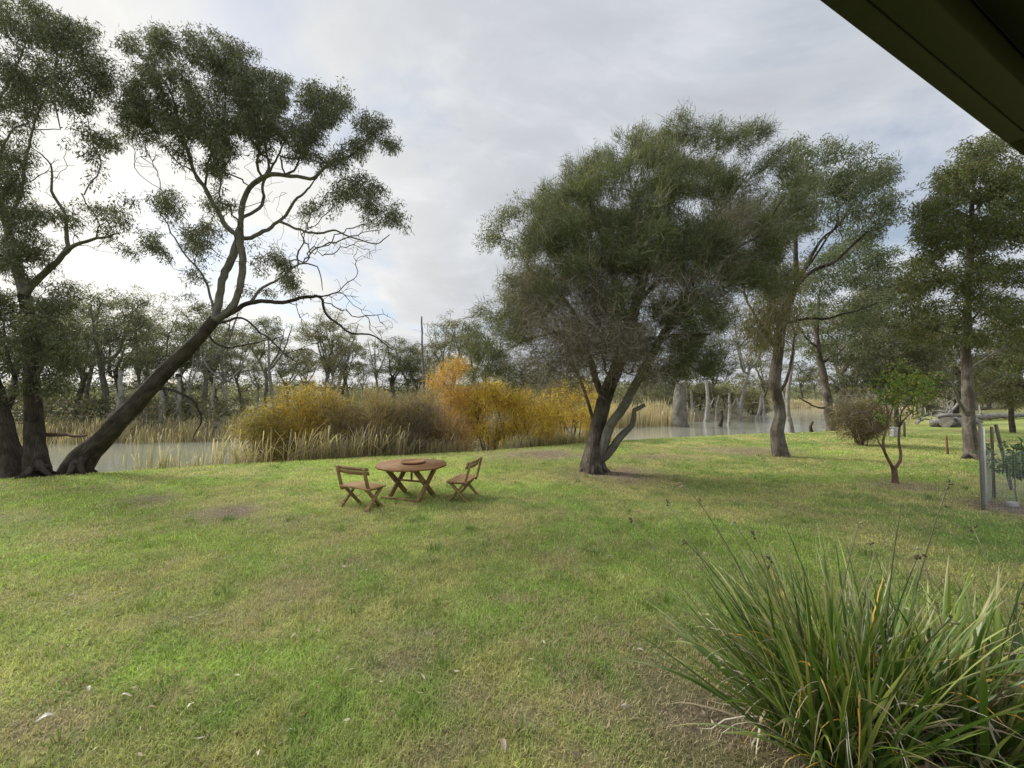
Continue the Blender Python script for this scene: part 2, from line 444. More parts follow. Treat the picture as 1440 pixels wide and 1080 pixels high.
out(nt2, principled(nt2, cg, 0.95, bump(nt2, fa, 0.9, 0.05), 0.1))
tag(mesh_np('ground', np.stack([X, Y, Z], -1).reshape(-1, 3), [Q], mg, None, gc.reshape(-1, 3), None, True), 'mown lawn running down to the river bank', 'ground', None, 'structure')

# water
mw, nt3, n_, l_ = newmat('river_water')
tcw = nt3.nodes.new('ShaderNodeTexCoord').outputs['Object']
wv = noise(nt3, mapping(nt3, tcw, (1.0, 2.6, 1)), 2.0, 4, 0.55, 0.2)
pw = nt3.nodes.new('ShaderNodeBsdfPrincipled')
pw.inputs['Base Color'].default_value = (0.21, 0.21, 0.165, 1); pw.inputs['Roughness'].default_value = 0.06; pw.inputs['IOR'].default_value = 1.33
l_.new(bump(nt3, wv, 0.4, 0.02), pw.inputs['Normal'])
out(nt3, pw.outputs[0])
wx_ = np.array([[-420, -120, WATER], [700, -120, WATER], [700, 420, WATER], [-420, 420, WATER]])
tag(mesh_np('river_water', wx_, [np.array([[0, 1, 2, 3]])], mw), 'still brown river beyond the lawn bank', 'water', None, 'structure')

# ------------------------------------------------------------------ blades and leaves
def strips(C, side, W):
    """C (n,k,3) centre lines, side (n,3) or (n,k,3), W (n,k) -> V, Q"""
    n, k, _ = C.shape
    if side.ndim == 2: side = np.repeat(side[:, None], k, 1)
    h = side * (W[..., None] / 2)
    V = np.stack([C - h, C + h], 2).reshape(-1, 3)
    b = (np.arange(n)[:, None] * k + np.arange(k - 1)[None]) * 2
    Qs = np.stack([b, b + 1, b + 3, b + 2], -1).reshape(-1, 4)
    return V, Qs
def leaves(C, D, size, wid, rng, fold=0.0):
    """lanceolate leaves: bases C, directions D -> diamond quads"""
    n = len(C)
    D = nrm(D); r = rng.normal(size=(n, 3)); s = nrm(np.cross(D, r))
    L_ = (size * rng.uniform(0.65, 1.25, n))[:, None]; W_ = (wid * rng.uniform(0.7, 1.2, n))[:, None]
    nn = np.cross(D, s)
    V = np.stack([C, C + D * L_ * 0.42 + s * W_ / 2 + nn * L_ * 0.04, C + D * L_ - nn * L_ * 0.06, C + D * L_ * 0.42 - s * W_ / 2 + nn * L_ * 0.04], 1).reshape(-1, 3)
    return V, np.arange(4 * n).reshape(-1, 4)
def palette(n, cols, rng, var=0.18, weights=None):
    cols = np.array(cols); k = rng.choice(len(cols), n, p=weights)
    return cols[k] * rng.uniform(1 - var, 1 + var, (n, 1))

# grass
def grass(n, r0, r1, pw, hmin, hmax, rng):
    u = rng.random(n)
    r = (r0 ** (1 + pw) + u * (r1 ** (1 + pw) - r0 ** (1 + pw))) ** (1 / (1 + pw))
    th = rng.uniform(-1.15, 1.15, n)
    x = r * np.sin(th); y = r * np.cos(th)
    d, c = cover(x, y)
    keep = (rng.random(n) > np.clip(d, 0, 1) * 0.75) & ((y - bank(x)) < 0.25) & (r > r0) & (y > 1.2)
    x, y, r, c, d = x[keep], y[keep], r[keep], c[keep], d[keep]
    n = len(x)
    tuft = fbm(x * 5, y * 5, 81, 3)
    Lh = rng.uniform(hmin, hmax, n) * (0.55 + 0.9 * tuft) * (1 - 0.35 * np.clip(d, 0, 1))
    az = rng.uniform(0, 2 * math.pi, n) + 2 * (tuft - .5); tilt = rng.beta(2.0, 1.3, n) * 1.5
    dirh = np.stack([np.cos(az), np.sin(az), np.zeros(n)], 1)
    b = np.stack([x, y, height(x, y) - 0.004], 1)
    up = np.array([0, 0, 1.0])
    m_ = b + Lh[:, None] * 0.55 * (dirh * np.sin(tilt * 0.6)[:, None] + up * np.cos(tilt * 0.6)[:, None])
    t_ = m_ + Lh[:, None] * 0.5 * (dirh * np.sin(tilt * 1.15)[:, None] + up * np.cos(tilt * 1.15)[:, None])
    sd_ = np.stack([-np.sin(az), np.cos(az), np.zeros(n)], 1)
    wd = (0.0030 + 0.00055 * r) * rng.uniform(0.7, 1.3, n)
    V, Q_ = strips(np.stack([b, m_, t_], 1), sd_, np.stack([wd, wd * 0.8, wd * 0.12], 1))
    strawp = sstep(.55, .68, fbm(x * .8, y * 1.0, 91, 4)) * sstep(9, 5, r) + .6 * sstep(.58, .7, fbm(x * 2.4, y * 2.4, 92, 3))
    dry = rng.random(n) < (0.09 + 0.75 * np.clip(d, 0, 1) + 0.5 * strawp)
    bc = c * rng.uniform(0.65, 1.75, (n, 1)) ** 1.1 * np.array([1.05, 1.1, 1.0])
    bc[dry] = C_STRAW * rng.uniform(0.6, 1.25, (dry.sum(), 1))
    return V, Q_, np.repeat(bc, 6, 0)
V1, Q1, c1 = grass(760000, 2.0, 36.0, -0.66, 0.025, 0.075, R)
tag(mesh_np('lawn_grass', V1, [Q1], M['grass'], None, c1),
    'short patchy green and straw grass of the lawn', 'grass', None, 'stuff')

# ------------------------------------------------------------------ trees
class Tree:
    def __init__(s, rng, thin=1.0):
        s.thin = thin; s.rng = rng; s.pos = []; s.par = []; s.fix = []; s.plen = []; s.tips = []; s.tipkind = []; s.limb = []
    def node(s, p, par, fix=0.0, limb=0):
        s.pos.append(np.asarray(p, float)); s.par.append(par); s.fix.append(fix); s.limb.append(limb)
        s.plen.append(0 if par < 0 else s.plen[par] + np.linalg.norm(s.pos[-1] - s.pos[par]))
        return len(s.pos) - 1
    def near(s, p):
        A = np.array(s.pos); return int(np.argmin(((A - p) ** 2).sum(1)))
    def limb_px(s, pts, D, r0, r1, limb=0, dD=0.0, step=0.18, wob=0.03, root=False):
        """pts photo pixels along the limb, D distance at the start, dD change of distance along it"""
        n = len(pts)
        W = [P(p[0], p[1], D + dD * k / max(1, n - 1)) for k, p in enumerate(pts)]
        ob = s.thin / math.sqrt(1 + ((pts[0][0] - 720) / FPX) ** 2)
        r0 = r0 * ob if np.isscalar(r0) else [v * ob for v in r0]; r1 = r1 * ob
        return s.limb_w(W, r0, r1, limb, step, wob, root)
    def limb_w(s, W, r0, r1, limb=0, step=0.18, wob=0.03, root=False):
        W = np.array(W); q = np.vstack([2 * W[0] - W[1], W, 2 * W[-1] - W[-2]])
        pts = []
        for i in range(len(W) - 1):
            p0, p1, p2, p3 = q[i:i + 4]; m = max(2, int(np.linalg.norm(p2 - p1) / step))
            t = (np.arange(m) / m)[:, None]
            pts.append(0.5 * (2 * p1 + (p2 - p0) * t + (2 * p0 - 5 * p1 + 4 * p2 - p3) * t ** 2 + (3 * p1 - p0 - 3 * p2 + p3) * t ** 3))
        pts = np.vstack(pts + [W[-1:]]); n = len(pts)
        if wob > 0 and n > 4:
            k = np.cumsum(s.rng.normal(size=(n, 3)), 0); k -= np.linspace(0, 1, n)[:, None] * k[-1]
            k = k / max(1, math.sqrt(n)) * wob * 2; pts = pts + k
        r = np.linspace(r0, r1, n) if np.isscalar(r0) else np.interp(np.linspace(0, 1, n), np.linspace(0, 1, len(r0)), r0)
        par = -1 if root else s.near(pts[0])
        if not root: pts = pts[1:]; r = r[1:]
        for p, rr in zip(pts, r): par = s.node(p, par, rr, limb)
        return par
    def grow(s, A, kinds, bf=0.35, step=0.22, wob=0.02, sag=0.0, maxconn=None):
        A = np.asarray(A, float); N_ = len(A); rng = s.rng
        best = np.full(N_, 1e9); bi = np.zeros(N_, int); done = np.zeros(N_, bool)
        def upd(ids):
            B = np.array([s.pos[k] for k in ids]); pl = np.array([s.plen[k] for k in ids])
            for c0 in range(0, len(B), 512):
                d = np.sqrt(((A[:, None] - B[None, c0:c0 + 512]) ** 2).sum(-1)) + bf * pl[None, c0:c0 + 512]
                j = d.argmin(1); v = d[np.arange(N_), j]; m = v < best
                best[m] = v[m]; bi[m] = np.array(ids)[c0 + j[m]]
        upd(list(range(len(s.pos))))
        for _ in range(N_):
            k = int(np.argmin(np.where(done, 1e9, best))); done[k] = True
            p0i = int(bi[k]); p0 = s.pos[p0i]; p1 = A[k]; d = np.linalg.norm(p1 - p0)
            pp = s.par[p0i]; dr = nrm((p0 - s.pos[pp])[None])[0] if pp >= 0 else np.array([0, 0, 1.0])
            c = p0 + dr * d * 0.35 + rng.normal(size=3) * wob * 2 * d + np.array([0, 0, sag * d])
            m = max(1, int(d / step)); t = np.linspace(0, 1, m + 1)[1:, None]
            pts = (1 - t) ** 2 * p0 + 2 * (1 - t) * t * c + t ** 2 * p1 + rng.normal(size=(m, 3)) * wob * np.minimum(1, d) * (t < 1)
            ids = []; par = p0i; lb = s.limb[p0i]
            for q in pts: par = s.node(q, par, 0.0, lb); ids.append(par)
            s.tips.append(par); s.tipkind.append(kinds[k]); upd(ids)
    def mesh(s, tip=0.006, ex=2.2, minr=0.004):
        n = len(s.pos); pos = np.array(s.pos); par = np.array(s.par); fix = np.array(s.fix)
        ch = [[] for _ in range(n)]
        for i in range(n):
            if par[i] >= 0: ch[par[i]].append(i)
        r = np.zeros(n)
        for i in range(n - 1, -1, -1):
            if fix[i] > 0: r[i] = fix[i]; continue
            r[i] = max(minr, sum(r[c] ** ex for c in ch[i]) ** (1 / ex)) if ch[i] else tip
        for i in range(n):                       # a branch is never thicker than what carries it
            if par[i] >= 0 and fix[i] <= 0: r[i] = min(r[i], r[par[i]] * 0.9 if fix[par[i]] > 0 else r[par[i]])
        s.r = r
        chains = []; stack = [i for i in range(n) if par[i] < 0]
        while stack:
            a = stack.pop(); c = [a] if par[a] < 0 else [par[a], a]
            while ch[c[-1]]:
                kids = ch[c[-1]]
                same = [k for k in kids if fix[k] > 0 and fix[c[-1]] > 0 and s.limb[k] == s.limb[c[-1]]]
                m = same[0] if same else max(kids, key=lambda k: r[k])
                if fix[c[-1]] > 0 and fix[m] > 0 and s.limb[m] != s.limb[c[-1]]:
                    stack += kids; break
                stack += [k for k in kids if k != m]; c.append(m)
            if len(c) > 1: chains.append(c)
        out_ = {}
        for c in chains:
            lb = s.limb[c[1]]
            rr = r[c].copy()
            if par[c[0]] >= 0 or len(c) > 1 and c[0] == par[c[1]]:
                if par[c[1]] == c[0] and (fix[c[1]] <= 0 or s.limb[c[1]] != s.limb[c[0]]): rr[0] = min(r[c[0]], r[c[1]] * 1.35)
            mx = rr.max(); k = 16 if mx > 0.2 else 10 if mx > 0.07 else 6 if mx > 0.025 else 4 if mx > 0.012 else 3
            V, Q_, uv = tube_arrays(pos[c], rr, k, 0.30 if mx > 0.05 else 0)
            o = out_.setdefault(lb, [[], [], [], 0]); o[0].append(V); o[1].append(Q_ + o[3]); o[2].append(uv); o[3] += len(V)
        return {k: (np.vstack(v[0]), np.vstack(v[1]), np.vstack(v[2])) for k, v in out_.items()}

def attract(clusters, D, k, rng, spacing, center, rad, clump=0.75, thr=.38):
    """clusters: (px, py, rx, ry[, density[, kind]]) blobs in the photo; spread in depth over +-k metres"""
    A, K = [], []
    for c in clusters:
        px, py, rx, ry = c[:4]; den = c[4] if len(c) > 4 else 1.0; kd = c[5] if len(c) > 5 else 1
        q = min(1, math.hypot((px - center[0]) / rad[0], (py - center[1]) / rad[1]))
        kk = k * math.sqrt(max(0.06, 1 - q * q))
        vol = PW(rx, D) * PW(ry, D) * max(kk, 0.5) * 4.2
        n = max(2, int(vol / spacing ** 3 * 0.46 * den))
        for _ in range(n):
            while True:
                u = rng.uniform(-1, 1, 3)
                if (u ** 2).sum() < 1: break
            if kk > 1.2: u[2] = np.sign(u[2]) * abs(u[2]) ** 0.7
            if kd == 1 and clump > 0:
                q3 = P(px + u[0] * rx * .9, py + u[1] * ry * .9, D + u[2] * kk) / clump
                if vnoise(q3[0] + q3[1] * .6 + 11, q3[2] - q3[1] * .5 + 5, 77) < thr: continue
            A.append(P(px + u[0] * rx * .9, py + u[1] * ry * .9, D + u[2] * kk)); K.append(kd)
    return np.array(A), K

def crown_euc(tips, per, spread, size, wid, cols, rng, droop=0.9, weights=None, var=0.2):
    n = len(tips); T = np.repeat(tips, per, 0)
    tw = np.repeat(rng.normal(size=(n, 3)) * spread * 0.35, per, 0)
    u = rng.normal(size=(n * per, 3)); rr = rng.random((n * per, 1)) ** 0.45
    C = T + tw + nrm(u) * rr * spread * np.array([1.1, 1.1, 0.8])
    D = rng.normal(size=(n * per, 3)) * 0.75 + nrm(u) * 0.35 + np.array([0, 0, -droop])
    V, Q_ = leaves(C, D, size, wid, rng)
    cl_ = np.repeat(rng.uniform(0.82, 1.15, (n, 1)), per, 0) * palette(n * per, cols, rng, var, weights)
    return V, Q_, np.repeat(cl_, 4, 0)
def crown_spray(tips, dirs, per, length, wid, cols, rng, up=0.5, var=0.2, spreadr=0.12, ang=0.6):
    """feathery sprays of thin needles-like shoots"""
    n = len(tips)
    T = np.repeat(tips, per, 0); Dd = np.repeat(dirs, per, 0)
    C = T + rng.normal(size=(n * per, 3)) * spreadr
    D = nrm(Dd + rng.normal(size=(n * per, 3)) * ang + np.array([0, 0, up]))
    L_ = length * rng.uniform(0.5, 1.3, (n * per, 1))
    mid = C + D * L_ * 0.5 + rng.normal(size=(n * per, 3)) * L_ * 0.06
    tp = C + D * L_ + np.array([0, 0, -0.08]) * L_ + rng.normal(size=(n * per, 3)) * L_ * 0.1
    sd_ = nrm(np.cross(D, rng.normal(size=(n * per, 3))))
    W_ = wid * rng.uniform(0.7, 1.3, (n * per, 1)) * np.array([[0.8, 1.0, 0.15]])
    V, Q_ = strips(np.stack([C, mid, tp], 1), sd_, W_)
    cl_ = np.repeat(rng.uniform(0.8, 1.18, (n, 1)), per, 0) * palette(n * per, cols, rng, var)
    return V, Q_, np.repeat(cl_, 6, 0)

def finish(t, root, base, limb_names, mats, crowns, tip=0.006, crown_name='crown'):
    """links the tree's meshes under its thing; base = world origin of the thing"""
    parts = t.mesh(tip)
    base = np.asarray(base, float)
    bm = {}
    for k, v in parts.items():
        nm, mt = limb_names.get(0 if isinstance(k, int) and k >= 50 else k, ('branch', mats)) if not isinstance(k, tuple) else ('branches', mats)
        bm.setdefault((0 if k >= 50 else k, nm), [mt, []])[1].append(v)
    for (k, nm), (mt, vs) in bm.items():
        n0 = 0; Vs, Qs, Us = [], [], []
        for V, Q_, uv in vs: Vs.append(V); Qs.append(Q_ + n0); Us.append(uv); n0 += len(V)
        mesh_np(nm, np.vstack(Vs) - base, [np.vstack(Qs)], mt, root, None, np.vstack(Us), True)
    if crowns:
        n0 = 0; Vs, Qs, Cs = [], [], []
        for V, Q_, c in crowns: Vs.append(V); Qs.append(Q_ + n0); Cs.append(c); n0 += len(V)
        mesh_np(crown_name, np.vstack(Vs) - base, [np.vstack(Qs)], M['leaf'], root, np.vstack(Cs))
def twigs_of(t, kind, back=2):
    s_ = set()
    for i, k in zip(t.tips, t.tipkind):
        if k != kind: continue
        for _ in range(back + 1):
            s_.add(i); i = t.par[i]
            if i < 0 or t.fix[i] > 0: break
    return np.array([t.pos[i] for i in sorted(s_)]).reshape(-1, 3)
def roots(t, base, R0, n, rng, limb=0):
    for i in range(n):
        a = 6.283 * (i + rng.uniform(-.3, .3)) / n; d = np.array([math.cos(a), math.sin(a), 0]); q = rng.uniform(1.5, 2.3)
        t.limb_w([base + d * R0 * .35 + [0, 0, R0 * 1.5], base + d * R0 * .95 + [0, 0, R0 * .35], base + d * R0 * q + [0, 0, -.09]], [R0 * .42, R0 * .33, R0 * .12], 0, 50 + i, .1, .02)
def tips_of(t, kind):
    return np.array([t.pos[i] for i, k in zip(t.tips, t.tipkind) if k == kind]).reshape(-1, 3)
def tipdirs(t, kind):
    return nrm(np.array([t.pos[i] - t.pos[t.par[t.par[i]] if t.par[t.par[i]] >= 0 else t.par[i]] for i, k in zip(t.tips, t.tipkind) if k == kind]).reshape(-1, 3))

GUM = [(0.07, 0.078, 0.043), (0.056, 0.064, 0.035), (0.095, 0.10, 0.058), (0.14, 0.138, 0.09)]
GUM_DK = [(0.048, 0.056, 0.029), (0.064, 0.072, 0.037), (0.088, 0.09, 0.05)]
GUM_OL = [(0.115, 0.11, 0.05), (0.085, 0.09, 0.045), (0.15, 0.135, 0.07)]
MEL = [(0.074, 0.094, 0.032), (0.092, 0.112, 0.044), (0.058, 0.076, 0.026), (0.135, 0.145, 0.08), (0.105, 0.10, 0.06)]
TWIG = [(0.17, 0.145, 0.115), (0.235, 0.205, 0.17), (0.12, 0.10, 0.078)]

# ---- the leaning gum -------------------------------------------------
r = np.random.default_rng(11); D0 = 12.4
t = Tree(r, .85); base = G(108, 664)
t.limb_px([(104, 668), (118, 645), (150, 611), (200, 556), (250, 505), (285, 470), (303, 449)], D0, [PW(27, D0), PW(22, D0), PW(20, D0), PW(19, D0), PW(17, D0), PW(15, D0), PW(13, D0)], 0, 0, 0, 0.2, 0.02, True)
LB = {1: ([(303, 449), (309, 415), (318, 385), (330, 355), (337, 328)], 9.5, 8.5, .35), 2: ([(303, 449), (322, 440), (335, 414), (340, 370), (339, 338), (338, 322)], 9, 7, -.35),
      3: ([(336, 332), (322, 322), (308, 297), (290, 268), (272, 240), (262, 205), (250, 160), (235, 120)], 6.5, 1.6, .8), 4: ([(338, 324), (338, 298), (343, 276), (354, 257), (378, 245), (410, 246), (438, 249), (462, 231), (490, 219), (515, 196), (530, 185)], 7, 1.3, -.9),
      5: ([(338, 308), (349, 303), (367, 293), (373, 277), (370, 258), (382, 235), (398, 205), (412, 170)], 4.5, 1.2, .9), 6: ([(338, 334), (352, 332), (383, 317), (403, 303), (413, 288), (428, 272), (446, 250)], 5.5, 1.4, .5),
      7: ([(395, 313), (427, 322), (450, 325), (470, 322), (497, 333), (527, 340), (548, 330)], 3.4, 0.9, -.9), 8: ([(303, 449), (325, 438), (351, 424), (397, 425), (429, 416), (453, 416), (462, 440), (481, 456), (499, 469), (527, 473), (552, 492)], 6.5, 1.0, -1.2),
      9: ([(355, 421), (369, 406), (397, 390), (418, 376), (443, 378), (453, 404)], 3.6, 1.0, .6), 10: ([(300, 455), (318, 452), (338, 449), (362, 468), (390, 489), (425, 515)], 3.6, .9, -.8),
      11: ([(290, 468), (323, 490), (358, 484), (397, 473)], 3, 1, .9), 12: ([(303, 449), (284, 391), (256, 353), (228, 307), (215, 285)], 3.4, .9, .3), 13: ([(215, 548), (238, 544), (260, 556), (275, 575), (281, 594), (272, 614)], 4.2, 1.2, .6),
      14: ([(290, 268), (296, 232), (310, 190), (316, 140), (310, 95)], 3, 1.0, -.6), 15: ([(272, 240), (248, 228), (225, 200), (205, 170)], 2.2, .8, -.4), 16: ([(262, 205), (270, 160), (262, 110), (245, 70)], 2.2, .8, .5), 17: ([(378, 245), (372, 200), (360, 160), (350, 120)], 3, .9, .4), 18: ([(410, 246), (425, 210), (440, 175)], 2.6, .9, -.3)}
for k, (pts, a, b, dd) in LB.items():
    dep = D0 + {3: 0, 14: .5, 15: .5, 16: .6, 7: .2}.get(k, 0)
    t.limb_px(pts, dep, PW(a, D0) * .80, PW(b, D0) * .85, k, dd, 0.13, 0.04)
cl_ = [(210, 62, 42, 32), (255, 62, 45, 26), (300, 70, 45, 30), (330, 100, 38, 40), (235, 105, 60, 35, .6), (200, 130, 40, 30), (185, 165, 32, 28), (225, 165, 45, 30), (290, 140, 45, 32, .8),
       (265, 185, 48, 22), (365, 128, 45, 32), (410, 135, 50, 32), (460, 145, 40, 32), (490, 165, 28, 28), (385, 165, 55, 28), (440, 180, 48, 26), (335, 165, 35, 35), (310, 205, 32, 28, .7), (300, 235, 25, 18, .6),
       (525, 180, 30, 24), (545, 205, 16, 22), (500, 200, 28, 20, .7), (455, 212, 40, 14, .4), (500, 262, 34, 20, .6), (535, 290, 30, 18, .7), (560, 312, 18, 18), (460, 285, 40, 18, .4), (430, 205, 40, 22, .6),
       (238, 285, 24, 16), (280, 335, 28, 26, .8), (262, 392, 18, 14, .8), (214, 339, 22, 20, .8), (376, 368, 30, 20, .8), (408, 393, 18, 14, .7), (362, 480, 36, 12, .9), (320, 478, 20, 14, .6), (270, 420, 20, 16, .5), (400, 400, 40, 18, .3), (365, 415, 20, 14, .4), (300, 300, 30, 30, .3), (345, 205, 45, 26, .7), (250, 205, 40, 18, .6), (300, 175, 40, 24, .7), (360, 175, 40, 30, .7), (420, 185, 40, 20, .6), (200, 185, 26, 18, .6), (180, 150, 20, 24, .7), (475, 225, 36, 16, .5), (520, 270, 30, 22, .6), (225, 480, 25, 20, .3)]
A1, K1 = attract(cl_, D0, 2.3, r, 0.31, (350, 230), (260, 260), .6, .36)
bare = [(210, 225, 40, 25, .7, 0), (240, 260, 40, 20, .6, 0), (470, 340, 60, 25, 1, 0), (430, 345, 50, 30, .7, 0), (505, 355, 45, 20, .9, 0), (480, 415, 45, 30, .8, 0), (510, 445, 45, 22, 1, 0), (540, 465, 30, 22, 1, 0), (550, 490, 22, 14, 1, 0),
        (470, 490, 40, 25, .7, 0), (440, 500, 40, 25, .6, 0), (300, 350, 40, 50, .3, 0), (400, 350, 50, 30, .5, 0), (350, 520, 40, 25, .4, 0), (270, 590, 30, 25, .6, 0), (240, 580, 25, 20, .5, 0), (425, 455, 40, 25, .5, 0), (350, 290, 50, 30, .5, 0), (520, 325, 35, 20, .8, 0), (400, 220, 60, 24, .6, 0), (350, 215, 40, 30, .6, 0), (460, 225, 40, 20, .6, 0), (300, 225, 40, 30, .5, 0), (430, 300, 50, 24, .8, 0), (490, 345, 50, 20, .8, 0), (385, 265, 40, 25, .5, 0)]
A2, K2 = attract(bare, D0, 1.1, r, 0.30, (350, 230), (400, 400))
roots(t, base, .26, 4, r)
t.grow(np.vstack([A1, A2]), K1 + K2, 0.30, 0.14, 0.055, 0.05)
root = thing('leaning_gum_tree', base, 'big gum tree leaning right across the left bank, dark trunk and bare lower twigs', 'tree')
tp_ = tips_of(t, 1)
LN = {0: ('trunk', M['bark_dark'])}
LN.update({k: ('limb', M['bark_dark' if k in (13, 10, 11, 8) else 'bark_grey']) for k in range(1, 19)})
finish(t, root, base, LN, M['bark_grey'], [crown_euc(twigs_of(t, 1), 40, 0.20, 0.13, 0.025, GUM, r, 0.8)], 0.0055)

# ---- left tree ------------------------------------------------------
r = np.random.default_rng(12); D0 = 12.0
t = Tree(r, .95); base = G(52, 668)
t.limb_px([(54, 672), (52, 645), (48, 600), (46, 545), (43, 490), (38, 440), (34, 415)], D0, [PW(24, D0), PW(16, D0), PW(14, D0), PW(13, D0), PW(13, D0), PW(12, D0), PW(11, D0)], 0, 0, 0, .2, .02, True)
LB = {1: ([(34, 415), (22, 370), (10, 325), (-6, 270), (-20, 200), (-10, 120)], 10, 3, .6), 2: ([(34, 415), (50, 398), (70, 382), (95, 354), (112, 341), (142, 333), (167, 328)], 8, 1.6, -.4),
      3: ([(95, 354), (93, 330), (90, 300), (74, 277), (70, 233), (45, 208)], 4, 1, .5), 4: ([(10, 325), (30, 270), (40, 200), (60, 140), (80, 90)], 4, 1, -1), 5: ([(-10, 250), (20, 180), (50, 182), (85, 182)], 3.5, 1, .4), 6: ([(-20, 200), (10, 110), (40, 50)], 4, 1.2, .8), 7: ([(46, 540), (65, 500), (90, 470)], 4, 1, -.6), 8: ([(70, 140), (100, 110), (140, 90)], 2, .8, .1)}
for k, (pts, a, b, dd) in LB.items(): t.limb_px(pts, D0, PW(a, D0), PW(b, D0), k, dd, .15, .03)
cl_ = [(20, 25, 60, 40), (70, 45, 50, 35), (112, 50, 32, 26), (30, 90, 60, 40), (95, 95, 42, 36), (140, 95, 30, 34), (150, 125, 26, 26), (60, 135, 45, 30), (15, 150, 40, 40), (110, 140, 32, 26, .6), (30, 195, 40, 30, .7), (110, 180, 35, 16, .7), (145, 195, 22, 26, .8), (125, 222, 24, 18, .6), (10, 240, 35, 40),
       (20, 300, 45, 40, .8), (155, 285, 34, 26), (175, 300, 24, 22, .7), (120, 275, 22, 20, .6), (15, 355, 40, 35), (80, 300, 30, 30, .4), (60, 350, 30, 25, .5), (40, 430, 55, 32), (90, 420, 32, 26), (25, 480, 50, 35), (80, 475, 45, 32), (105, 505, 30, 25, .8), (30, 530, 40, 28, .8), (75, 540, 36, 22, .8), (200, 345, 16, 14, .6),
       (-50, 60, 60, 60, .6), (-60, 180, 60, 60, .6), (-60, 320, 60, 70, .5), (-60, 450, 60, 60, .5)]
A1, K1 = attract(cl_, D0, 2.0, r, .35, (40, 260), (200, 330))
A2, K2 = attract([(70, 240, 40, 40, .5, 0), (120, 320, 40, 30, .6, 0), (150, 345, 30, 20, .6, 0), (40, 215, 25, 25, .5, 0), (30, 590, 60, 20, .5, 0)], D0, 1, r, .3, (40, 260), (300, 400))
roots(t, base, .22, 4, r)
t.grow(np.vstack([A1, A2]), K1 + K2, .30, .15, .07, .05)
root = thing('gum_tree', base, 'upright forked gum tree at far left, its crown cut by the left edge', 'tree')
LN = {0: ('trunk', M['bark_dark'])}; LN.update({k: ('limb', M['bark_grey']) for k in range(1, 9)})
finish(t, root, base, LN, M['bark_grey'], [crown_euc(twigs_of(t, 1), 46, .24, .135, .027, GUM, r, .85)], .0055)

# ---- stout trunk leaning out of the left edge
r = np.random.default_rng(13); D0 = 12.0
t = Tree(r); base = G(12, 670)
t.limb_px([(16, 674), (12, 650), (4, 610), (-8, 560), (-30, 480), (-70, 400)], D0, [PW(24, D0), PW(19, D0), PW(15, D0), PW(12, D0), PW(11, D0), PW(9, D0)], 0, .4, 0, .2, .02, True)
t.limb_px([(2, 600), (12, 575), (22, 540), (12, 500), (5, 460)], D0, PW(5, D0), PW(2, D0), 1, .8, .15, .03)
A1, K1 = attract([(-40, 430, 60, 50), (-90, 360, 60, 60), (10, 500, 40, 40, .6), (20, 560, 30, 20, .4), (-40, 520, 50, 40, .6)], D0 + .5, 1.8, r, .4, (-50, 430), (200, 200))
t.grow(A1, K1, .3, .2, .05)
root = thing('stout_gum_tree', base, 'dark stout gum trunk leaning out of the picture at the left edge', 'tree')
finish(t, root, base, {0: ('trunk', M['bark_dark']), 1: ('limb', M['bark_dark'])}, M['bark_dark'], [crown_euc(tips_of(t, 1), 70, .30, .14, .028, GUM_DK, r, .8)])

# ---- centre tree (feathery paperbark) ----------------------------------
r = np.random.default_rng(14); D0 = 12.2
t = Tree(r, .78); base = G(836, 664)
t.limb_px([(833, 668), (836, 640), (841, 605), (851, 567), (861, 537), (873, 505), (886, 467), (896, 430), (908, 385), (925, 350), (940, 300), (950, 250)], D0, [PW(v, D0) for v in (22, 15, 13.5, 12.5, 11.5, 10, 8.5, 7, 5.5, 4.5, 3, 1.5)], 0, 0, 0, .2, .03, True)
LB = {1: ([(841, 650), (850, 628), (858, 603), (878, 572), (893, 541), (907, 515), (925, 480), (950, 430), (985, 370), (1010, 310)], 10, 1.5, -1.6), 2: ([(843, 650), (858, 633), (874, 614), (890, 597), (893, 577), (907, 569)], 9, 3, -.9),
      3: ([(851, 567), (843, 545), (835, 520), (824, 480), (812, 445), (795, 420), (770, 395), (745, 380)], 7.5, 1.5, 1.2), 4: ([(868, 512), (880, 495), (895, 485), (912, 477), (952, 471), (1000, 470)], 4.5, 1.5, -1.8),
      5: ([(886, 467), (872, 420), (858, 380), (845, 330), (830, 290)], 5, 1.2, -1.8), 6: ([(896, 430), (930, 390), (975, 345), (1020, 290), (1055, 240)], 5, 1.2, 1.5), 7: ([(824, 480), (790, 470), (755, 475), (720, 490)], 3.5, 1.2, .5), 8: ([(908, 385), (895, 330), (890, 280), (905, 230)], 4, 1, 1.8), 9: ([(985, 370), (1030, 350), (1075, 320), (1100, 280)], 3, 1, -.4)}
for k, (pts, a, b, dd) in LB.items(): t.limb_px(pts, D0 + (.4 if k == 9 else 0) * -3, PW(a, D0), PW(b, D0), k, dd, .16, .04)
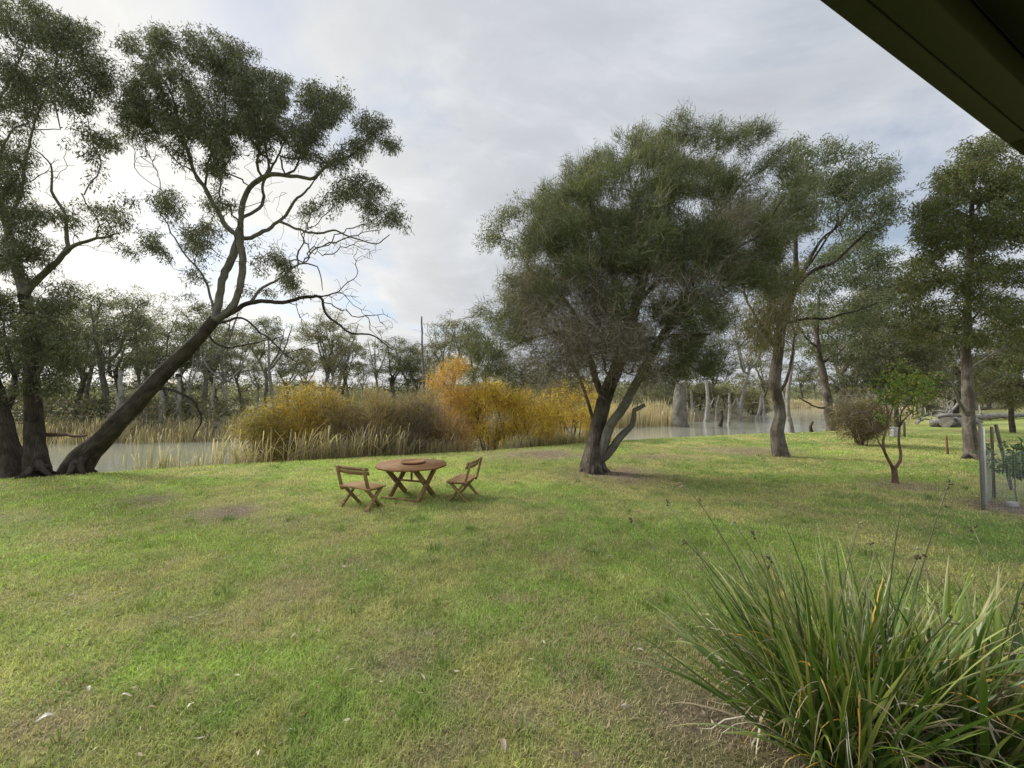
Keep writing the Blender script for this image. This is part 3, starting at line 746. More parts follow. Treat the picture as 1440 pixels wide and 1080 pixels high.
green = [(775, 292, 34, 24), (815, 265, 40, 26), (860, 240, 45, 28), (905, 215, 42, 26), (945, 200, 36, 24), (955, 180, 22, 16, .6), (1000, 198, 36, 22), (1045, 200, 34, 22), (1070, 185, 18, 14, .6), (1090, 235, 36, 32), (1115, 290, 26, 38), (1085, 330, 45, 40), (1040, 270, 50, 40, .8), (980, 255, 55, 36),
         (800, 315, 45, 32), (860, 295, 55, 36), (925, 290, 60, 40, .8), (1000, 330, 50, 40, .7), (1040, 380, 50, 30), (965, 370, 55, 34, .8), (890, 360, 55, 36, .7), (820, 365, 50, 34, .7), (765, 340, 36, 30, .8), (715, 450, 34, 32), (690, 500, 24, 26), (710, 520, 28, 22), (740, 490, 36, 30, .8), (700, 475, 28, 30), (755, 525, 26, 16, .7),
         (960, 440, 50, 34, .6), (1005, 450, 40, 34, .55), (1000, 490, 40, 22, .5), (945, 500, 44, 26, .5), (920, 525, 30, 16, .5), (975, 525, 34, 14, .5), (770, 400, 40, 30, .5), (735, 420, 30, 26, .7), (870, 420, 40, 30, .4), (920, 335, 60, 40, .6), (850, 335, 50, 30, .6), (1010, 300, 50, 36, .6), (940, 240, 50, 30, .6), (1060, 290, 34, 30, .6), (700, 535, 24, 14, .8), (735, 545, 22, 10, .6), (1010, 520, 30, 16, .7), (680, 440, 16, 30, .5), (1090, 390, 26, 30, .5)]
A1, K1 = attract(green, D0, 3.6, r, .40, (900, 370), (240, 230), 1.0, .27)
wisp = [(955, 168, 14, 12), (940, 180, 16, 12), (975, 180, 14, 12), (1015, 182, 16, 12), (1062, 176, 14, 12), (1075, 190, 14, 12), (885, 196, 16, 12), (900, 190, 14, 10), (850, 212, 14, 12), (805, 240, 14, 10), (770, 268, 12, 10), (745, 285, 12, 10), (1125, 260, 14, 20), (1135, 310, 12, 20), (672, 500, 12, 14), (676, 470, 10, 14), (668, 530, 10, 10)]
Aw, Kw = attract(wisp, D0, 1.2, r, .36, (900, 370), (240, 230), 0)
A1 = np.vstack([A1, Aw]); K1 = K1 + Kw
tw = [(765, 440, 48, 36, .6, 2), (815, 470, 44, 36, .6, 2), (790, 505, 44, 24, .6, 2), (850, 430, 44, 40, .5, 2), (745, 400, 34, 30, .5, 2), (880, 470, 40, 34, .5, 2), (940, 420, 44, 34, .4, 2), (905, 380, 50, 34, .3, 2), (1040, 320, 40, 40, .4, 2), (850, 510, 40, 20, .5, 2), (820, 400, 50, 30, .5, 2), (1000, 400, 40, 30, .3, 2), (900, 500, 40, 20, .4, 2), (790, 535, 50, 16, .7, 2), (750, 520, 36, 20, .6, 2), (915, 530, 40, 16, .5, 2), (840, 480, 60, 30, .4, 2), (960, 480, 40, 24, .4, 2)]
A2, K2 = attract(tw, D0 - .4, 3.2, r, .38, (900, 370), (260, 260))
roots(t, base, .30, 6, r)
t.grow(np.vstack([A1, A2]), K1 + K2, .38, .2, .05, .05)
root = thing('paperbark_tree', base, 'wide feathery paperbark tree at the centre of the lawn with twisted multiple stems', 'tree')
LN = {0: ('trunk', M['bark_paper'])}; LN.update({k: ('limb', M['bark_grey' if k in (1, 2) else 'bark_paper']) for k in range(1, 10)})
g_, gd_ = tips_of(t, 1), tipdirs(t, 1)
b_, bd_ = tips_of(t, 2), tipdirs(t, 2)
print('paperbark tips', len(g_), len(b_))
cr = [crown_spray(twigs_of(t, 1, 1), nrm(r.normal(size=(len(twigs_of(t, 1, 1)), 3)) + [0, 0, .5]), 78, .17, .0125, MEL, r, .25, .3, .14, .55), crown_spray(g_, gd_, 40, .30, .010, MEL, r, .4, .3, .10, .35), crown_spray(g_[::2], gd_[::2], 26, .40, .008, TWIG, r, .15, .25, .10, .9)]
cr.append(crown_spray(b_, bd_, 90, .42, .009, TWIG, r, -.1, .25, .27, 1.0))
finish(t, root, base, LN, M['bark_paper'], cr, .005)

# ---- gum on the right with arching limbs --------------------------------
r = np.random.default_rng(15); D0 = 15.4
t = Tree(r, .8); base = G(1098, 642)
t.limb_px([(1099, 645), (1096, 625), (1094, 606), (1098, 585), (1094, 559), (1090, 535), (1095, 495), (1100, 455), (1110, 425), (1120, 402)], D0, [PW(v, D0) for v in (16, 11.5, 10.5, 10.5, 10, 9.5, 9, 8, 7, 6)], 0, 0, 0, .2, .02, True)
LB = {1: ([(1120, 402), (1132, 387), (1150, 376), (1174, 367), (1204, 339), (1235, 318)], 4.5, 1.2, -.8), 2: ([(1120, 402), (1136, 374), (1156, 339), (1182, 314), (1200, 285)], 4.2, 1.2, .7), 3: ([(1100, 455), (1125, 449), (1166, 445), (1210, 434), (1235, 425)], 3, 1, -.9),
      4: ([(1120, 402), (1118, 360), (1120, 310), (1130, 260), (1140, 225)], 5, 1.2, .4), 5: ([(1095, 495), (1070, 460), (1050, 420), (1045, 380)], 4, 1.2, 1), 6: ([(1136, 374), (1165, 330), (1195, 300), (1225, 270)], 2.6, 1, -.5), 7: ([(1110, 425), (1085, 390), (1070, 350)], 3, 1, -1), 8: ([(1092, 560), (1105, 535), (1113, 505), (1118, 470)], 3.5, 1.5, 1.0)}
for k, (pts, a, b, dd) in LB.items(): t.limb_px(pts, D0, PW(a, D0), PW(b, D0), k, dd, .2, .03)
cl_ = [(1125, 215, 34, 20), (1165, 215, 36, 20), (1205, 222, 34, 20), (1238, 240, 26, 26), (1150, 250, 48, 28), (1200, 260, 44, 28), (1240, 280, 28, 24), (1255, 305, 18, 22, .8), (1175, 290, 44, 26, .8), (1120, 270, 36, 34), (1215, 305, 36, 20, .7), (1130, 320, 30, 26, .6), (1225, 335, 24, 16, .5), (1195, 330, 26, 14, .4), (1090, 300, 30, 40, .6), (1240, 420, 26, 18, .5), (1200, 425, 30, 12, .4)]
A1, K1 = attract(cl_, D0, 2.4, r, .42, (1170, 290), (150, 130))
ms = [(1085, 400, 32, 30, 1, 3), (1100, 440, 26, 30, 1.2, 3), (1070, 440, 28, 30, 1.2, 3), (1085, 475, 26, 22, 1, 3), (1060, 470, 20, 22, .8, 3), (1110, 395, 22, 26, .8, 3), (1075, 370, 30, 26, .7, 3)]
A2, K2 = attract(ms, D0, 1.5, r, .38, (1085, 430), (80, 90))
roots(t, base, .22, 4, r)
t.grow(np.vstack([A1, A2]), K1 + K2, .34, .2, .06, .05)
root = thing('arching_gum_tree', base, 'mottled gum tree right of centre with arching limbs and hanging brown clumps', 'tree')
LN = {0: ('trunk', M['bark_gum'])}; LN.update({k: ('limb', M['bark_dark']) for k in range(1, 9)})
finish(t, root, base, LN, M['bark_dark'], [crown_euc(twigs_of(t, 1), 58, .30, .15, .032, [(0.10, 0.12, 0.065), (0.08, 0.10, 0.055), (0.15, 0.15, 0.10)], r, .8),
      crown_spray(tips_of(t, 3), tipdirs(t, 3), 46, .30, .020, [(0.15, 0.13, 0.065), (0.11, 0.11, 0.045), (0.19, 0.15, 0.095), (0.13, 0.14, 0.055)], r, -1.3, .25, .26, .6)], .007)

# ---- straight tree at the right edge -------------------------------------
r = np.random.default_rng(16); D0 = 14.8
t = Tree(r, .85); base = G(1367, 646)
t.limb_px([(1368, 650), (1367, 632), (1365, 600), (1362, 550), (1360, 500), (1361, 450), (1362, 400), (1364, 340), (1367, 290), (1370, 240), (1376, 205)], D0, [PW(v, D0) for v in (16, 12.5, 11.5, 10, 8.5, 7.5, 6.5, 5, 4, 2.5, 1.2)], 0, 0, 0, .2, .02, True)
LB = {1: ([(1363, 590), (1353, 572), (1346, 556), (1341, 540)], 5, 2, -.4), 2: ([(1360, 460), (1385, 430), (1420, 400), (1450, 375)], 3, 1, -.5), 3: ([(1361, 420), (1335, 395), (1305, 385), (1285, 395)], 2.6, 1, -.5), 4: ([(1364, 340), (1335, 310), (1310, 290)], 2.4, .9, .6), 5: ([(1367, 300), (1400, 270), (1440, 250)], 2.6, .9, .4), 6: ([(1360, 520), (1395, 500), (1440, 480)], 2.6, 1, .6),
      7: ([(1360, 480), (1330, 470), (1300, 455), (1275, 440)], 2.4, .8, .5), 8: ([(1364, 570), (1385, 545), (1405, 532), (1425, 528)], 2.2, 1, -.6), 9: ([(1363, 370), (1395, 345), (1430, 330)], 2.6, .9, -.8), 10: ([(1367, 280), (1345, 255), (1330, 240)], 2, .8, -.7)}
for k, (pts, a, b, dd) in LB.items(): t.limb_px(pts, D0, PW(a, D0), PW(b, D0), k, dd, .2, .03)
cl_ = [(1385, 200, 30, 18), (1355, 225, 36, 24), (1410, 225, 36, 26), (1330, 255, 34, 26), (1310, 290, 30, 26), (1295, 325, 26, 26), (1350, 275, 40, 30), (1400, 270, 44, 32), (1440, 270, 36, 40), (1330, 330, 40, 28), (1385, 320, 40, 28, .8), (1430, 330, 40, 28), (1300, 365, 30, 20), (1285, 395, 26, 20), (1330, 390, 36, 18, .7), (1400, 375, 36, 20, .8), (1440, 385, 30, 22), (1275, 430, 24, 18, .8), (1315, 445, 36, 16, .8), (1345, 425, 24, 14, .6),
       (1395, 425, 30, 18, .8), (1435, 430, 32, 20), (1300, 480, 34, 16, .6), (1400, 470, 34, 16, .7), (1435, 490, 30, 20, .8), (1410, 520, 40, 18, .8), (1440, 545, 34, 24), (1480, 400, 40, 120, .6), (1480, 280, 40, 80, .6), (1365, 330, 60, 40, .7), (1320, 310, 40, 30, .7), (1370, 390, 50, 30, .7), (1410, 300, 40, 30, .7), (1300, 410, 34, 20, .8), (1335, 470, 40, 18, .7), (1420, 455, 36, 18, .8), (1380, 240, 40, 28, .8), (1280, 460, 24, 16, .7)]
A1, K1 = attract(cl_, D0, 2.2, r, .42, (1370, 350), (120, 190))
A2, K2 = attract([(1330, 540, 22, 20, .6, 0), (1400, 540, 30, 16, .5, 0), (1340, 450, 40, 30, .3, 0)], D0, 1, r, .35, (1370, 350), (300, 300))
roots(t, base, .2, 4, r)
t.grow(np.vstack([A1, A2]), K1 + K2, .3, .2, .05, .04)
root = thing('straight_gum_tree', base, 'tall straight gum tree with layered foliage beside the wire guard near the right edge', 'tree')
LN = {0: ('trunk', M['bark_gum'])}; LN.update({k: ('limb', M['bark_grey']) for k in range(1, 11)})
finish(t, root, base, LN, M['bark_grey'], [crown_euc(twigs_of(t, 1), 62, .30, .15, .036, [(0.085, 0.105, 0.035), (0.06, 0.08, 0.028), (0.115, 0.125, 0.045), (0.10, 0.085, 0.04)], r, .55)], .006)

# ---- bank trees behind: generic builder in photo terms -----------------------
def px_tree(name, label, seed, D0, trunk, rw, clusters, bark, cols, k=2.0, spacing=.5, per=40, size=.18, wid=.042, limbs=(), droop=.7, group=None, zbase=None, spread=.42):
    r = np.random.default_rng(seed); t = Tree(r, .7); ob = .7 / math.sqrt(1 + ((trunk[0][0] - 720) / FPX) ** 2)
    p0 = P(trunk[0][0], trunk[0][1], D0)
    b0 = np.array([p0[0], p0[1], float(height(p0[0], p0[1])) - 0.05])
    W = [b0] + [P(q[0], q[1], D0) for q in trunk[1:]]
    t.limb_w(W, [PW(v, D0) * ob for v in rw], 0, 0, .3, .03, True)
    for i, (pts, a, b, dd) in enumerate(limbs): t.limb_px(pts, D0, PW(a, D0), PW(b, D0), i + 1, dd, .25, .04)
    cx_ = np.mean([c[0] for c in clusters]); cy_ = np.mean([c[1] for c in clusters])
    rx_ = max(abs(c[0] - cx_) + c[2] for c in clusters); ry_ = max(abs(c[1] - cy_) + c[3] for c in clusters)
    A1, K1 = attract(clusters, D0, k, r, spacing, (cx_, cy_), (rx_, ry_))
    t.grow(A1, K1, .32, .28, .04, .04)
    root = thing(name, b0, label, 'tree', group)
    LN = {0: ('trunk', bark)}; LN.update({i + 1: ('limb', bark) for i in range(len(limbs))})
    finish(t, root, b0, LN, bark, [crown_euc(tips_of(t, 1), int(per * 1.8), spread, size, wid, cols, r, droop)] if per else [], .009)
    return root
OLV = [(0.12, 0.13, 0.07), (0.10, 0.115, 0.055), (0.16, 0.155, 0.095)]
px_tree('gum_tree', 'pale leaved gum tree standing behind the left side of the feathery paperbark', 31, 19.5, [(842, 610), (826, 560), (795, 480), (758, 400), (728, 350)], [4, 3.2, 2.6, 2, 1.0],
        [(715, 300, 26, 18), (740, 285, 28, 18, .8), (700, 320, 20, 20), (690, 345, 16, 18), (720, 350, 30, 24, .7), (685, 405, 20, 16), (700, 420, 24, 20, .8), (672, 440, 12, 14, .7), (735, 390, 30, 26, .6), (760, 310, 30, 30, .6)], M['bark_dark'], OLV, 1.6, .45, 46, .17, .034)
px_tree('gum_tree', 'gum tree with low side bough on the river edge behind the arching gum', 32, 30.5, [(1170, 601), (1164, 570), (1158, 530), (1151, 497), (1148, 465), (1152, 420)], [12, 9.5, 8.5, 7, 5, 3],
        [(1150, 400, 30, 20), (1185, 390, 34, 22), (1215, 380, 30, 24), (1240, 400, 26, 24), (1140, 440, 26, 20), (1195, 425, 34, 18, .8), (1190, 460, 30, 16, .7), (1225, 440, 34, 24), (1170, 480, 22, 14, .6), (1140, 490, 24, 16, .7), (1200, 500, 30, 20, .8), (1160, 360, 34, 24), (1200, 345, 36, 26), (1240, 360, 32, 28), (1265, 390, 24, 24), (1250, 430, 28, 22), (1130, 390, 24, 24)], M['bark_gum'],
        [(0.085, 0.105, 0.05), (0.065, 0.085, 0.04), (0.12, 0.13, 0.07)], 3.0, .75, 60, .24, .06, [([(1155, 514), (1167, 501), (1180, 495), (1200, 470)], 4, 1.5, 1), ([(1164, 572), (1150, 572), (1135, 565), (1122, 558)], 3, 1.2, -2), ([(1150, 490), (1130, 470), (1120, 450)], 3, 1.2, -1)], spread=.6)
px_tree('gum_tree', 'dark bushy gum tree behind the fruit tree and left of the straight gum', 33, 24.0, [(1262, 606), (1258, 560), (1255, 520), (1250, 480)], [6, 5, 4, 2],
        [(1240, 470, 34, 24), (1275, 475, 34, 22), (1220, 500, 30, 22), (1260, 505, 40, 22), (1300, 500, 30, 22), (1240, 530, 40, 20), (1285, 530, 34, 20), (1215, 530, 24, 20), (1260, 440, 34, 18, .9), (1285, 410, 28, 22, .8), (1230, 420, 26, 18, .7), (1300, 455, 24, 20, .8), (1310, 540, 24, 16, .6), (1200, 545, 22, 16, .6)], M['bark_dark'], GUM_DK + [(0.10, 0.09, 0.045)], 2.4, .55, 60, .19, .046)
px_tree('white_gum_tree', 'slim white stemmed gum at the water behind the mottled gum trunk', 34, 26.0, [(1113, 610), (1108, 572), (1110, 540), (1116, 500), (1122, 455), (1126, 420)], [6.5, 5, 4.5, 4, 3, 1.6],
        [(1115, 420, 24, 20, .7), (1135, 440, 22, 20, .6), (1120, 470, 20, 16, .5), (1100, 490, 24, 16, .6)], M['bark_pale'], OLV, 1.6, .55, 40, .2, .05, [([(1108, 572), (1100, 548), (1097, 525)], 3, 1.2, .5)])
px_tree('gum_tree', 'low spreading dark tree behind the wire guard at the right edge', 35, 26.0, [(1425, 600), (1422, 570), (1418, 540), (1420, 500)], [7, 6, 5, 2],
        [(1390, 520, 34, 20), (1425, 500, 40, 24), (1395, 555, 34, 16, .8), (1430, 550, 34, 22), (1460, 520, 40, 40), (1410, 470, 34, 20, .8), (1450, 470, 34, 24), (1380, 540, 24, 18, .7)], M['bark_dark'], GUM_OL, 2.4, .6, 60, .2, .05)

# ---- small fruit tree -----------------------------------------------------
r = np.random.default_rng(41); D0 = 10.6
t = Tree(r, .75); base = G(1259, 679)
t.limb_px([(1259, 682), (1258, 668), (1257, 660)], D0, [PW(7.5, D0), PW(6, D0), PW(6, D0)], 0, 0, 0, .1, .0, True)
LB = {1: ([(1257, 660), (1250, 648), (1243, 635), (1240, 620), (1246, 600), (1248, 580), (1245, 560)], 4, 1, -.3), 2: ([(1257, 660), (1264, 650), (1267, 640), (1264, 620), (1265, 600), (1267, 580), (1275, 570), (1290, 565)], 4, 1, .2), 3: ([(1243, 635), (1234, 618), (1232, 600), (1225, 585)], 2.2, .8, .2), 4: ([(1246, 605), (1252, 580), (1260, 555), (1268, 530)], 2.2, .8, .2), 5: ([(1265, 600), (1280, 582), (1300, 570), (1312, 560)], 2, .8, -.3)}
for k, (pts, a, b, dd) in LB.items(): t.limb_px(pts, D0, PW(a, D0), PW(b, D0), k, dd, .1, .012)
A1, K1 = attract([(1255, 535, 24, 16, .7), (1278, 540, 26, 18, .7), (1240, 560, 20, 14, .6), (1265, 560, 26, 14, .7), (1298, 545, 20, 18, .6), (1302, 566, 16, 12, .4), (1238, 590, 10, 16, .4), (1285, 575, 16, 14, .4), (1315, 530, 12, 12, .4), (1230, 545, 10, 12, .4), (1270, 515, 16, 10, .4), (1295, 520, 12, 10, .4), (1250, 512, 8, 8, .3), (1262, 595, 14, 12, .25)], D0, .7, r, .16, (1265, 555), (60, 45), .3)
t.grow(A1, K1, .25, .1, .02)
root = thing('fruit_tree', base, 'small vase-shaped fruit tree with sparse bright leaves and a red-brown forked stem', 'tree')
LN = {0: ('trunk', M['bark_red'])}; LN.update({k: ('limb', M['bark_red']) for k in range(1, 6)})
finish(t, root, base, LN, M['bark_red'], [crown_euc(tips_of(t, 1), 15, .13, .085, .042, [(0.12, 0.19, 0.04), (0.09, 0.15, 0.035), (0.17, 0.22, 0.05), (0.28, 0.26, 0.05)], r, .3)], .004)

# ---- shrubs / willows: multi-stem builder ------------------------------------
def bush(name, label, cat, seed, px, D, topy, halfw, stems, cols, kind='leaf', per=40, size=.12, wid=.03, zb=None, bark='bark_dark', tw=True, group=None, spacing=.4, droop=0, low=.12, dens=1.0):
    r = np.random.default_rng(seed); t = Tree(r)
    g = P(px, 600, D); x0, y0 = g[0], g[1]; z0 = float(height(x0, y0)) if zb is None else zb
    top = P(px, topy, D)[2]; H = top - z0; hw = PW(halfw, D)
    b0 = np.array([x0, y0, z0])
    t.node(b0 + [0, 0, -0.1], -1, .05, 0)
    for i in range(stems):
        a = r.uniform(0, 6.283); q = r.uniform(.2, .75)
        s0 = b0 + np.array([math.cos(a), math.sin(a), 0]) * hw * .22 * r.random() + [0, 0, -.06]
        e = b0 + np.array([math.cos(a) * hw * q, math.sin(a) * hw * q * .8, H * r.uniform(.55, .85)])
        m = (s0 + e) / 2 + np.array([0, 0, H * .12]) + r.normal(size=3) * .06 * H
        t.limb_w([s0, m, e], r.uniform(.018, .04) * max(1, H / 3), .008, 0, .18, .05, False)
    n = int(dens * max(60, 4.2 * hw * hw * .8 * H / 2 / spacing ** 3 * 1.6)); A = []
    while len(A) < n:
        u = r.uniform(-1, 1, 3)
        if (u ** 2).sum() > 1: continue
        u = u / max(1e-6, np.linalg.norm(u)) * np.linalg.norm(u) ** .6
        lump = .66 + .62 * vnoise(u[0] * 2.3 + seed, u[1] * 2.3 + u[2] * 2, seed)
        if vnoise(u[0] * hw / .55 + u[1] * 1.3, u[2] * H / 1.1 + 7, seed) < .42: continue
        A.append(b0 + np.array([u[0] * hw * lump, u[1] * hw * .8 * lump, H * (low + (1 - low) * (u[2] * lump * .5 + .5))]))
    t.grow(np.array(A), [1] * n, .3, .2, .04, .05)
    root = thing(name, b0, label, cat, group)
    T, Dd = tips_of(t, 1), tipdirs(t, 1)
    cr = []
    if kind == 'leaf': cr.append(crown_euc(T, per, spacing * .75, size, wid, cols, r, .2))
    if kind == 'willow': cr.append(crown_spray(T, Dd, per, size, wid, cols, r, droop, .25, spacing * .55, .7))
    if kind == 'twig': cr.append(crown_spray(T, Dd, per, size, wid, cols, r, .3, .25, spacing * .55, .9))
    if kind != 'leaf':          # long loose whips that break the outline
        whip = T[r.random(len(T)) < .5]; cr.append(crown_spray(whip, nrm(whip - b0 - [0, 0, H * .3]), 5, .75, .011, cols, r, .5 if droop > -.6 else -.1, .25, .1, .4))
    if tw: cr.append(crown_spray(T, Dd, 5 if kind == 'willow' else 14, .5, .010, TWIG, r, .2, .25, .25, .9))
    finish(t, root, b0, {0: ('stem', M[bark])}, M[bark], cr, .006, 'foliage')
    return root
OCH = [(0.44, 0.30, 0.05), (0.36, 0.25, 0.055), (0.24, 0.18, 0.05), (0.50, 0.34, 0.06)]
OCG = [(0.36, 0.265, 0.06), (0.24, 0.20, 0.055), (0.42, 0.30, 0.06), (0.18, 0.165, 0.06)]
YEL = [(0.72, 0.52, 0.06), (0.62, 0.43, 0.055), (0.80, 0.62, 0.09), (0.42, 0.31, 0.07), (0.50, 0.33, 0.08)]
ORG = [(0.55, 0.30, 0.07), (0.45, 0.27, 0.07), (0.6, 0.38, 0.08)]
BRN = [(0.27, 0.19, 0.125), (0.20, 0.14, 0.095), (0.34, 0.25, 0.165)]
def wb(*a, **k): return bush(*a, **k)
wg = 'autumn willows along the bank'
wb('willow_bush', 'ochre green willow bush at the left end of the bank thicket', 'bush', 51, 372, 16.8, 560, 38, 9, OCG, 'willow', 34, .24, .018, group=wg, droop=-.7)
wb('willow_bush', 'golden ochre willow bush, tall mound next to the left end of the thicket', 'bush', 52, 428, 17.6, 549, 46, 10, OCH, 'willow', 34, .24, .018, group=wg, droop=-.7)
wb('willow_bush', 'olive brown mixed willow bush behind the tall reed plumes', 'bush', 53, 480, 18.5, 556, 40, 9, OCG + BRN, 'willow', 30, .26, .016, group=wg, droop=-.3)
wb('leafless_bush', 'bare red-brown twiggy bush behind the left chair', 'bush', 54, 525, 18.2, 554, 44, 12, BRN + OCG[:2], 'twig', 40, .45, .010, group='bare brown bushes on the bank')
wb('leafless_bush', 'bare grey-brown twiggy bush behind the round table', 'bush', 55, 580, 19.2, 560, 42, 12, BRN + TWIG + OCG[:1], 'twig', 40, .45, .010, group='bare brown bushes on the bank')
wb('leafless_bush', 'low bare brown bush between table and yellow willows', 'bush', 56, 622, 19.0, 578, 30, 9, BRN + ORG[:2], 'twig', 36, .4, .010, group='bare brown bushes on the bank')
wb('willow_tree', 'tall orange weeping willow, highest of the autumn thicket', 'tree', 57, 640, 22.0, 505, 38, 8, ORG, 'willow', 16, .36, .016, group=wg, droop=-1.3)
wb('willow_tree', 'bright yellow willow right of the tall orange one', 'tree', 58, 690, 21.5, 530, 42, 9, YEL, 'willow', 18, .34, .015, group=wg, droop=-1.1)
wb('willow_tree', 'bright yellow willow under the left foliage of the paperbark', 'tree', 59, 745, 21.5, 535, 42, 10, YEL, 'willow', 18, .32, .015, group=wg, droop=-1.0)
wb('willow_tree', 'yellow willow just left of the paperbark trunk', 'tree', 60, 800, 23.0, 538, 42, 10, YEL, 'willow', 18, .32, .015, group=wg, droop=-1.0)
wb('willow_tree', 'narrow yellow willow seen behind the paperbark trunk', 'tree', 61, 836, 24.5, 548, 20, 6, YEL, 'willow', 18, .32, .015, group=wg, droop=-1.0)
wb('shrub', 'rounded red-green shrub left of the fruit tree', 'shrub', 62, 1212, 19.0, 562, 34, 12, [(0.12, 0.115, 0.05), (0.17, 0.105, 0.055), (0.09, 0.105, 0.04), (0.21, 0.15, 0.08)], 'leaf', 46, .09, .04, None, 'bark_red', spacing=.34, dens=1.0)

# ---- reeds (stuff) ------------------------------------------------------------
def reeds(name, label, seed, pts, n, hlo, hhi, cols, plume=.25, lean=.25):
    """reed bed along a ground polyline (x, y, halfwidth)"""
    r = np.random.default_rng(seed); pts = np.array(pts, float)
    k = r.integers(0, len(pts) - 1, n) if len(pts) > 2 else np.zeros(n, int)
    u = r.random(n)[:, None]; b = pts[k] * (1 - u) + pts[k + 1] * u
    x = b[:, 0] + r.normal(size=n) * b[:, 2] * .5; y = b[:, 1] + r.normal(size=n) * b[:, 2] * .6
    cl = fbm(x * .9, y * .9, seed, 3); keep = r.random(n) < sstep(.25, .6, cl) * 1.2
    x, y, cl = x[keep], y[keep], cl[keep]; n = len(x)
    z = np.maximum(height(x, y), WATER - .3); H = r.uniform(hlo, hhi, n) * (.55 + .7 * cl)
    az = r.normal(.3, 1.2, n); ln = np.abs(r.normal(0, lean, n)) + .05
    dh = np.stack([np.cos(az), np.sin(az), 0 * az], 1); t = np.linspace(0, 1, 5)
    C = np.stack([x, y, z], 1)[:, None] + H[:, None, None] * (t[None, :, None] * np.array([0, 0, 1.0]) * (1 - .25 * ln[:, None, None] * t[None, :, None]) + dh[:, None] * (ln[:, None] * t ** 2)[..., None])
    dist = np.hypot(x, y); wd = (.007 + .0006 * dist) * r.uniform(.7, 1.3, n)
    W_ = wd[:, None] * np.array([.8, 1, 1, .8, .2])[None]
    pl = r.random(n) < plume
    W_[pl, 3] *= 1.6; W_[pl, 4] *= 8
    V, Q_ = strips(C, np.stack([np.cos(az + 1.6), np.sin(az + 1.6), 0 * az], 1), W_)
    c = np.repeat(palette(n, cols, r, .2)[:, None], 10, 1)
    c[pl, 6:] = np.array([.48, .41, .30]) * r.uniform(.8, 1.15, (pl.sum(), 1, 1))
    return tag(mesh_np(name, V, [Q_], M['leaf'], None, c.reshape(-1, 3)), label, 'reeds', None, 'stuff')
TAN = [(0.36, 0.29, 0.18), (0.28, 0.22, 0.13), (0.42, 0.35, 0.23), (0.2, 0.19, 0.09)]
TGR = [(0.22, 0.21, 0.11), (0.30, 0.25, 0.15), (0.15, 0.17, 0.07), (0.36, 0.30, 0.19)]
def bl(px, off, hw):
    a = (px - 720) / FPX; ys = np.linspace(5, 60, 1200); d = ys[np.argmin(np.abs(bank(a * ys) - ys))]
    return (a * (d + off), d + off, hw)
reeds('reed_bed', 'tan feathery reeds along the near bank in front of the ochre bushes', 71, [bl(px, .9, .7) for px in (300, 360, 420, 480, 540, 600)], 2000, 1.0, 1.75, TAN, .35, .6)
reeds('reed_bed', 'sparse grey-green reeds at the water edge right of the leaning trunk', 72, [bl(px, 1.0, .7) for px in (195, 230, 265, 310)], 420, .8, 1.5, TGR, .2, .3)
reeds('reed_bed', 'short green rushes below the yellow willows', 73, [bl(px, .6, .5) for px in (600, 680, 760, 830)], 1800, .6, 1.0, TGR, .05, .4)
reeds('reed_bed', 'dry tan reed bed on the far bank at left', 74, [(-48, 26, 1.5), (-36, 28.5, 1.8), (-26, 30, 1.8), (-16, 32.5, 1.8)], 6000, .7, 1.2, TAN, .1, .2)
reeds('reed_bed', 'pale straw reed bed on the far bank right of the paperbark trunk', 75, [(8, 44, 1.5), (14, 47, 1.8), (20, 50, 1.8)], 5000, 1.8, 2.8, [(0.45, 0.37, 0.22), (0.38, 0.31, 0.18), (0.52, 0.44, 0.28)], .05, .1)
reeds('reed_bed', 'dry reeds at the river edge between the lone bank gum and the log pile', 76, [(25, 31, 1.0), (29, 33.5, 1.4), (34, 38, 1.8), (42, 45, 1.8)], 4500, 1.0, 1.7, TAN, .1, .2)
reeds('reed_bed', 'straw reeds on the distant shore behind the bright water', 77, [(78, 124, 3), (95, 134, 4), (115, 146, 4)], 3000, 1.0, 1.9, [(0.40, 0.32, 0.19), (0.32, 0.26, 0.16)], .05, .1)

# ---- background trees from a few grown kinds --------------------------------------
def proto(seed, H, crown, trunk_r, cols, bark, per=46, size=.27, wid=.07, spacing=.85, forks=3, sparse=1.0):
    """one far gum of height H, crown list (x, z, rx, rz) in fractions of H"""
    r = np.random.default_rng(seed); t = Tree(r)
    lx = r.normal(0, .05) * H
    t.limb_w([(0, 0, -.3), (lx * .4, 0, H * .2), (lx, r.normal() * .03 * H, H * .42)], trunk_r * .75, trunk_r * .5, 0, .5, .06, True)
    for i in range(forks):
        a = r.uniform(0, 6.28); q = r.uniform(.1, .2) * H
        t.limb_w([t.pos[-1] * 0 + np.array([lx * .8, 0, H * r.uniform(.28, .4)]), (lx + math.cos(a) * q * .6, math.sin(a) * q * .6, H * .58), (lx + math.cos(a) * q, math.sin(a) * q, H * r.uniform(.7, .86))], trunk_r * .45, trunk_r * .15, 0, .5, .1)
    A = []
    for (x, z, rx, rz) in crown:
        n = max(3, int(rx * rz * rx * 4.2 * H ** 3 / spacing ** 3 * 1.3 * sparse))
        for _ in range(n):
            u = nrm(r.normal(size=(1, 3)))[0] * r.random() ** .4
            if vnoise(x * 40 + u[0] * rx * H / .9 + u[1] * .7, u[2] * rz * H / .8 + z * 31, seed) < .36: continue
            A.append((x * H + u[0] * rx * H, r.normal() * .06 * H + u[1] * rx * H, z * H + u[2] * rz * H))
    t.grow(np.array(A), [1] * len(A), .3, .5, .05, .05)
    o = thing('far_gum_tree', (0, 0, 0), 'x', 'tree')
    finish(t, o, (0, 0, 0), {0: ('trunk', bark)}, bark, [crown_euc(tips_of(t, 1), per, spacing * .62, size, wid, cols, r, .6)] if per else [], .02)
    return o
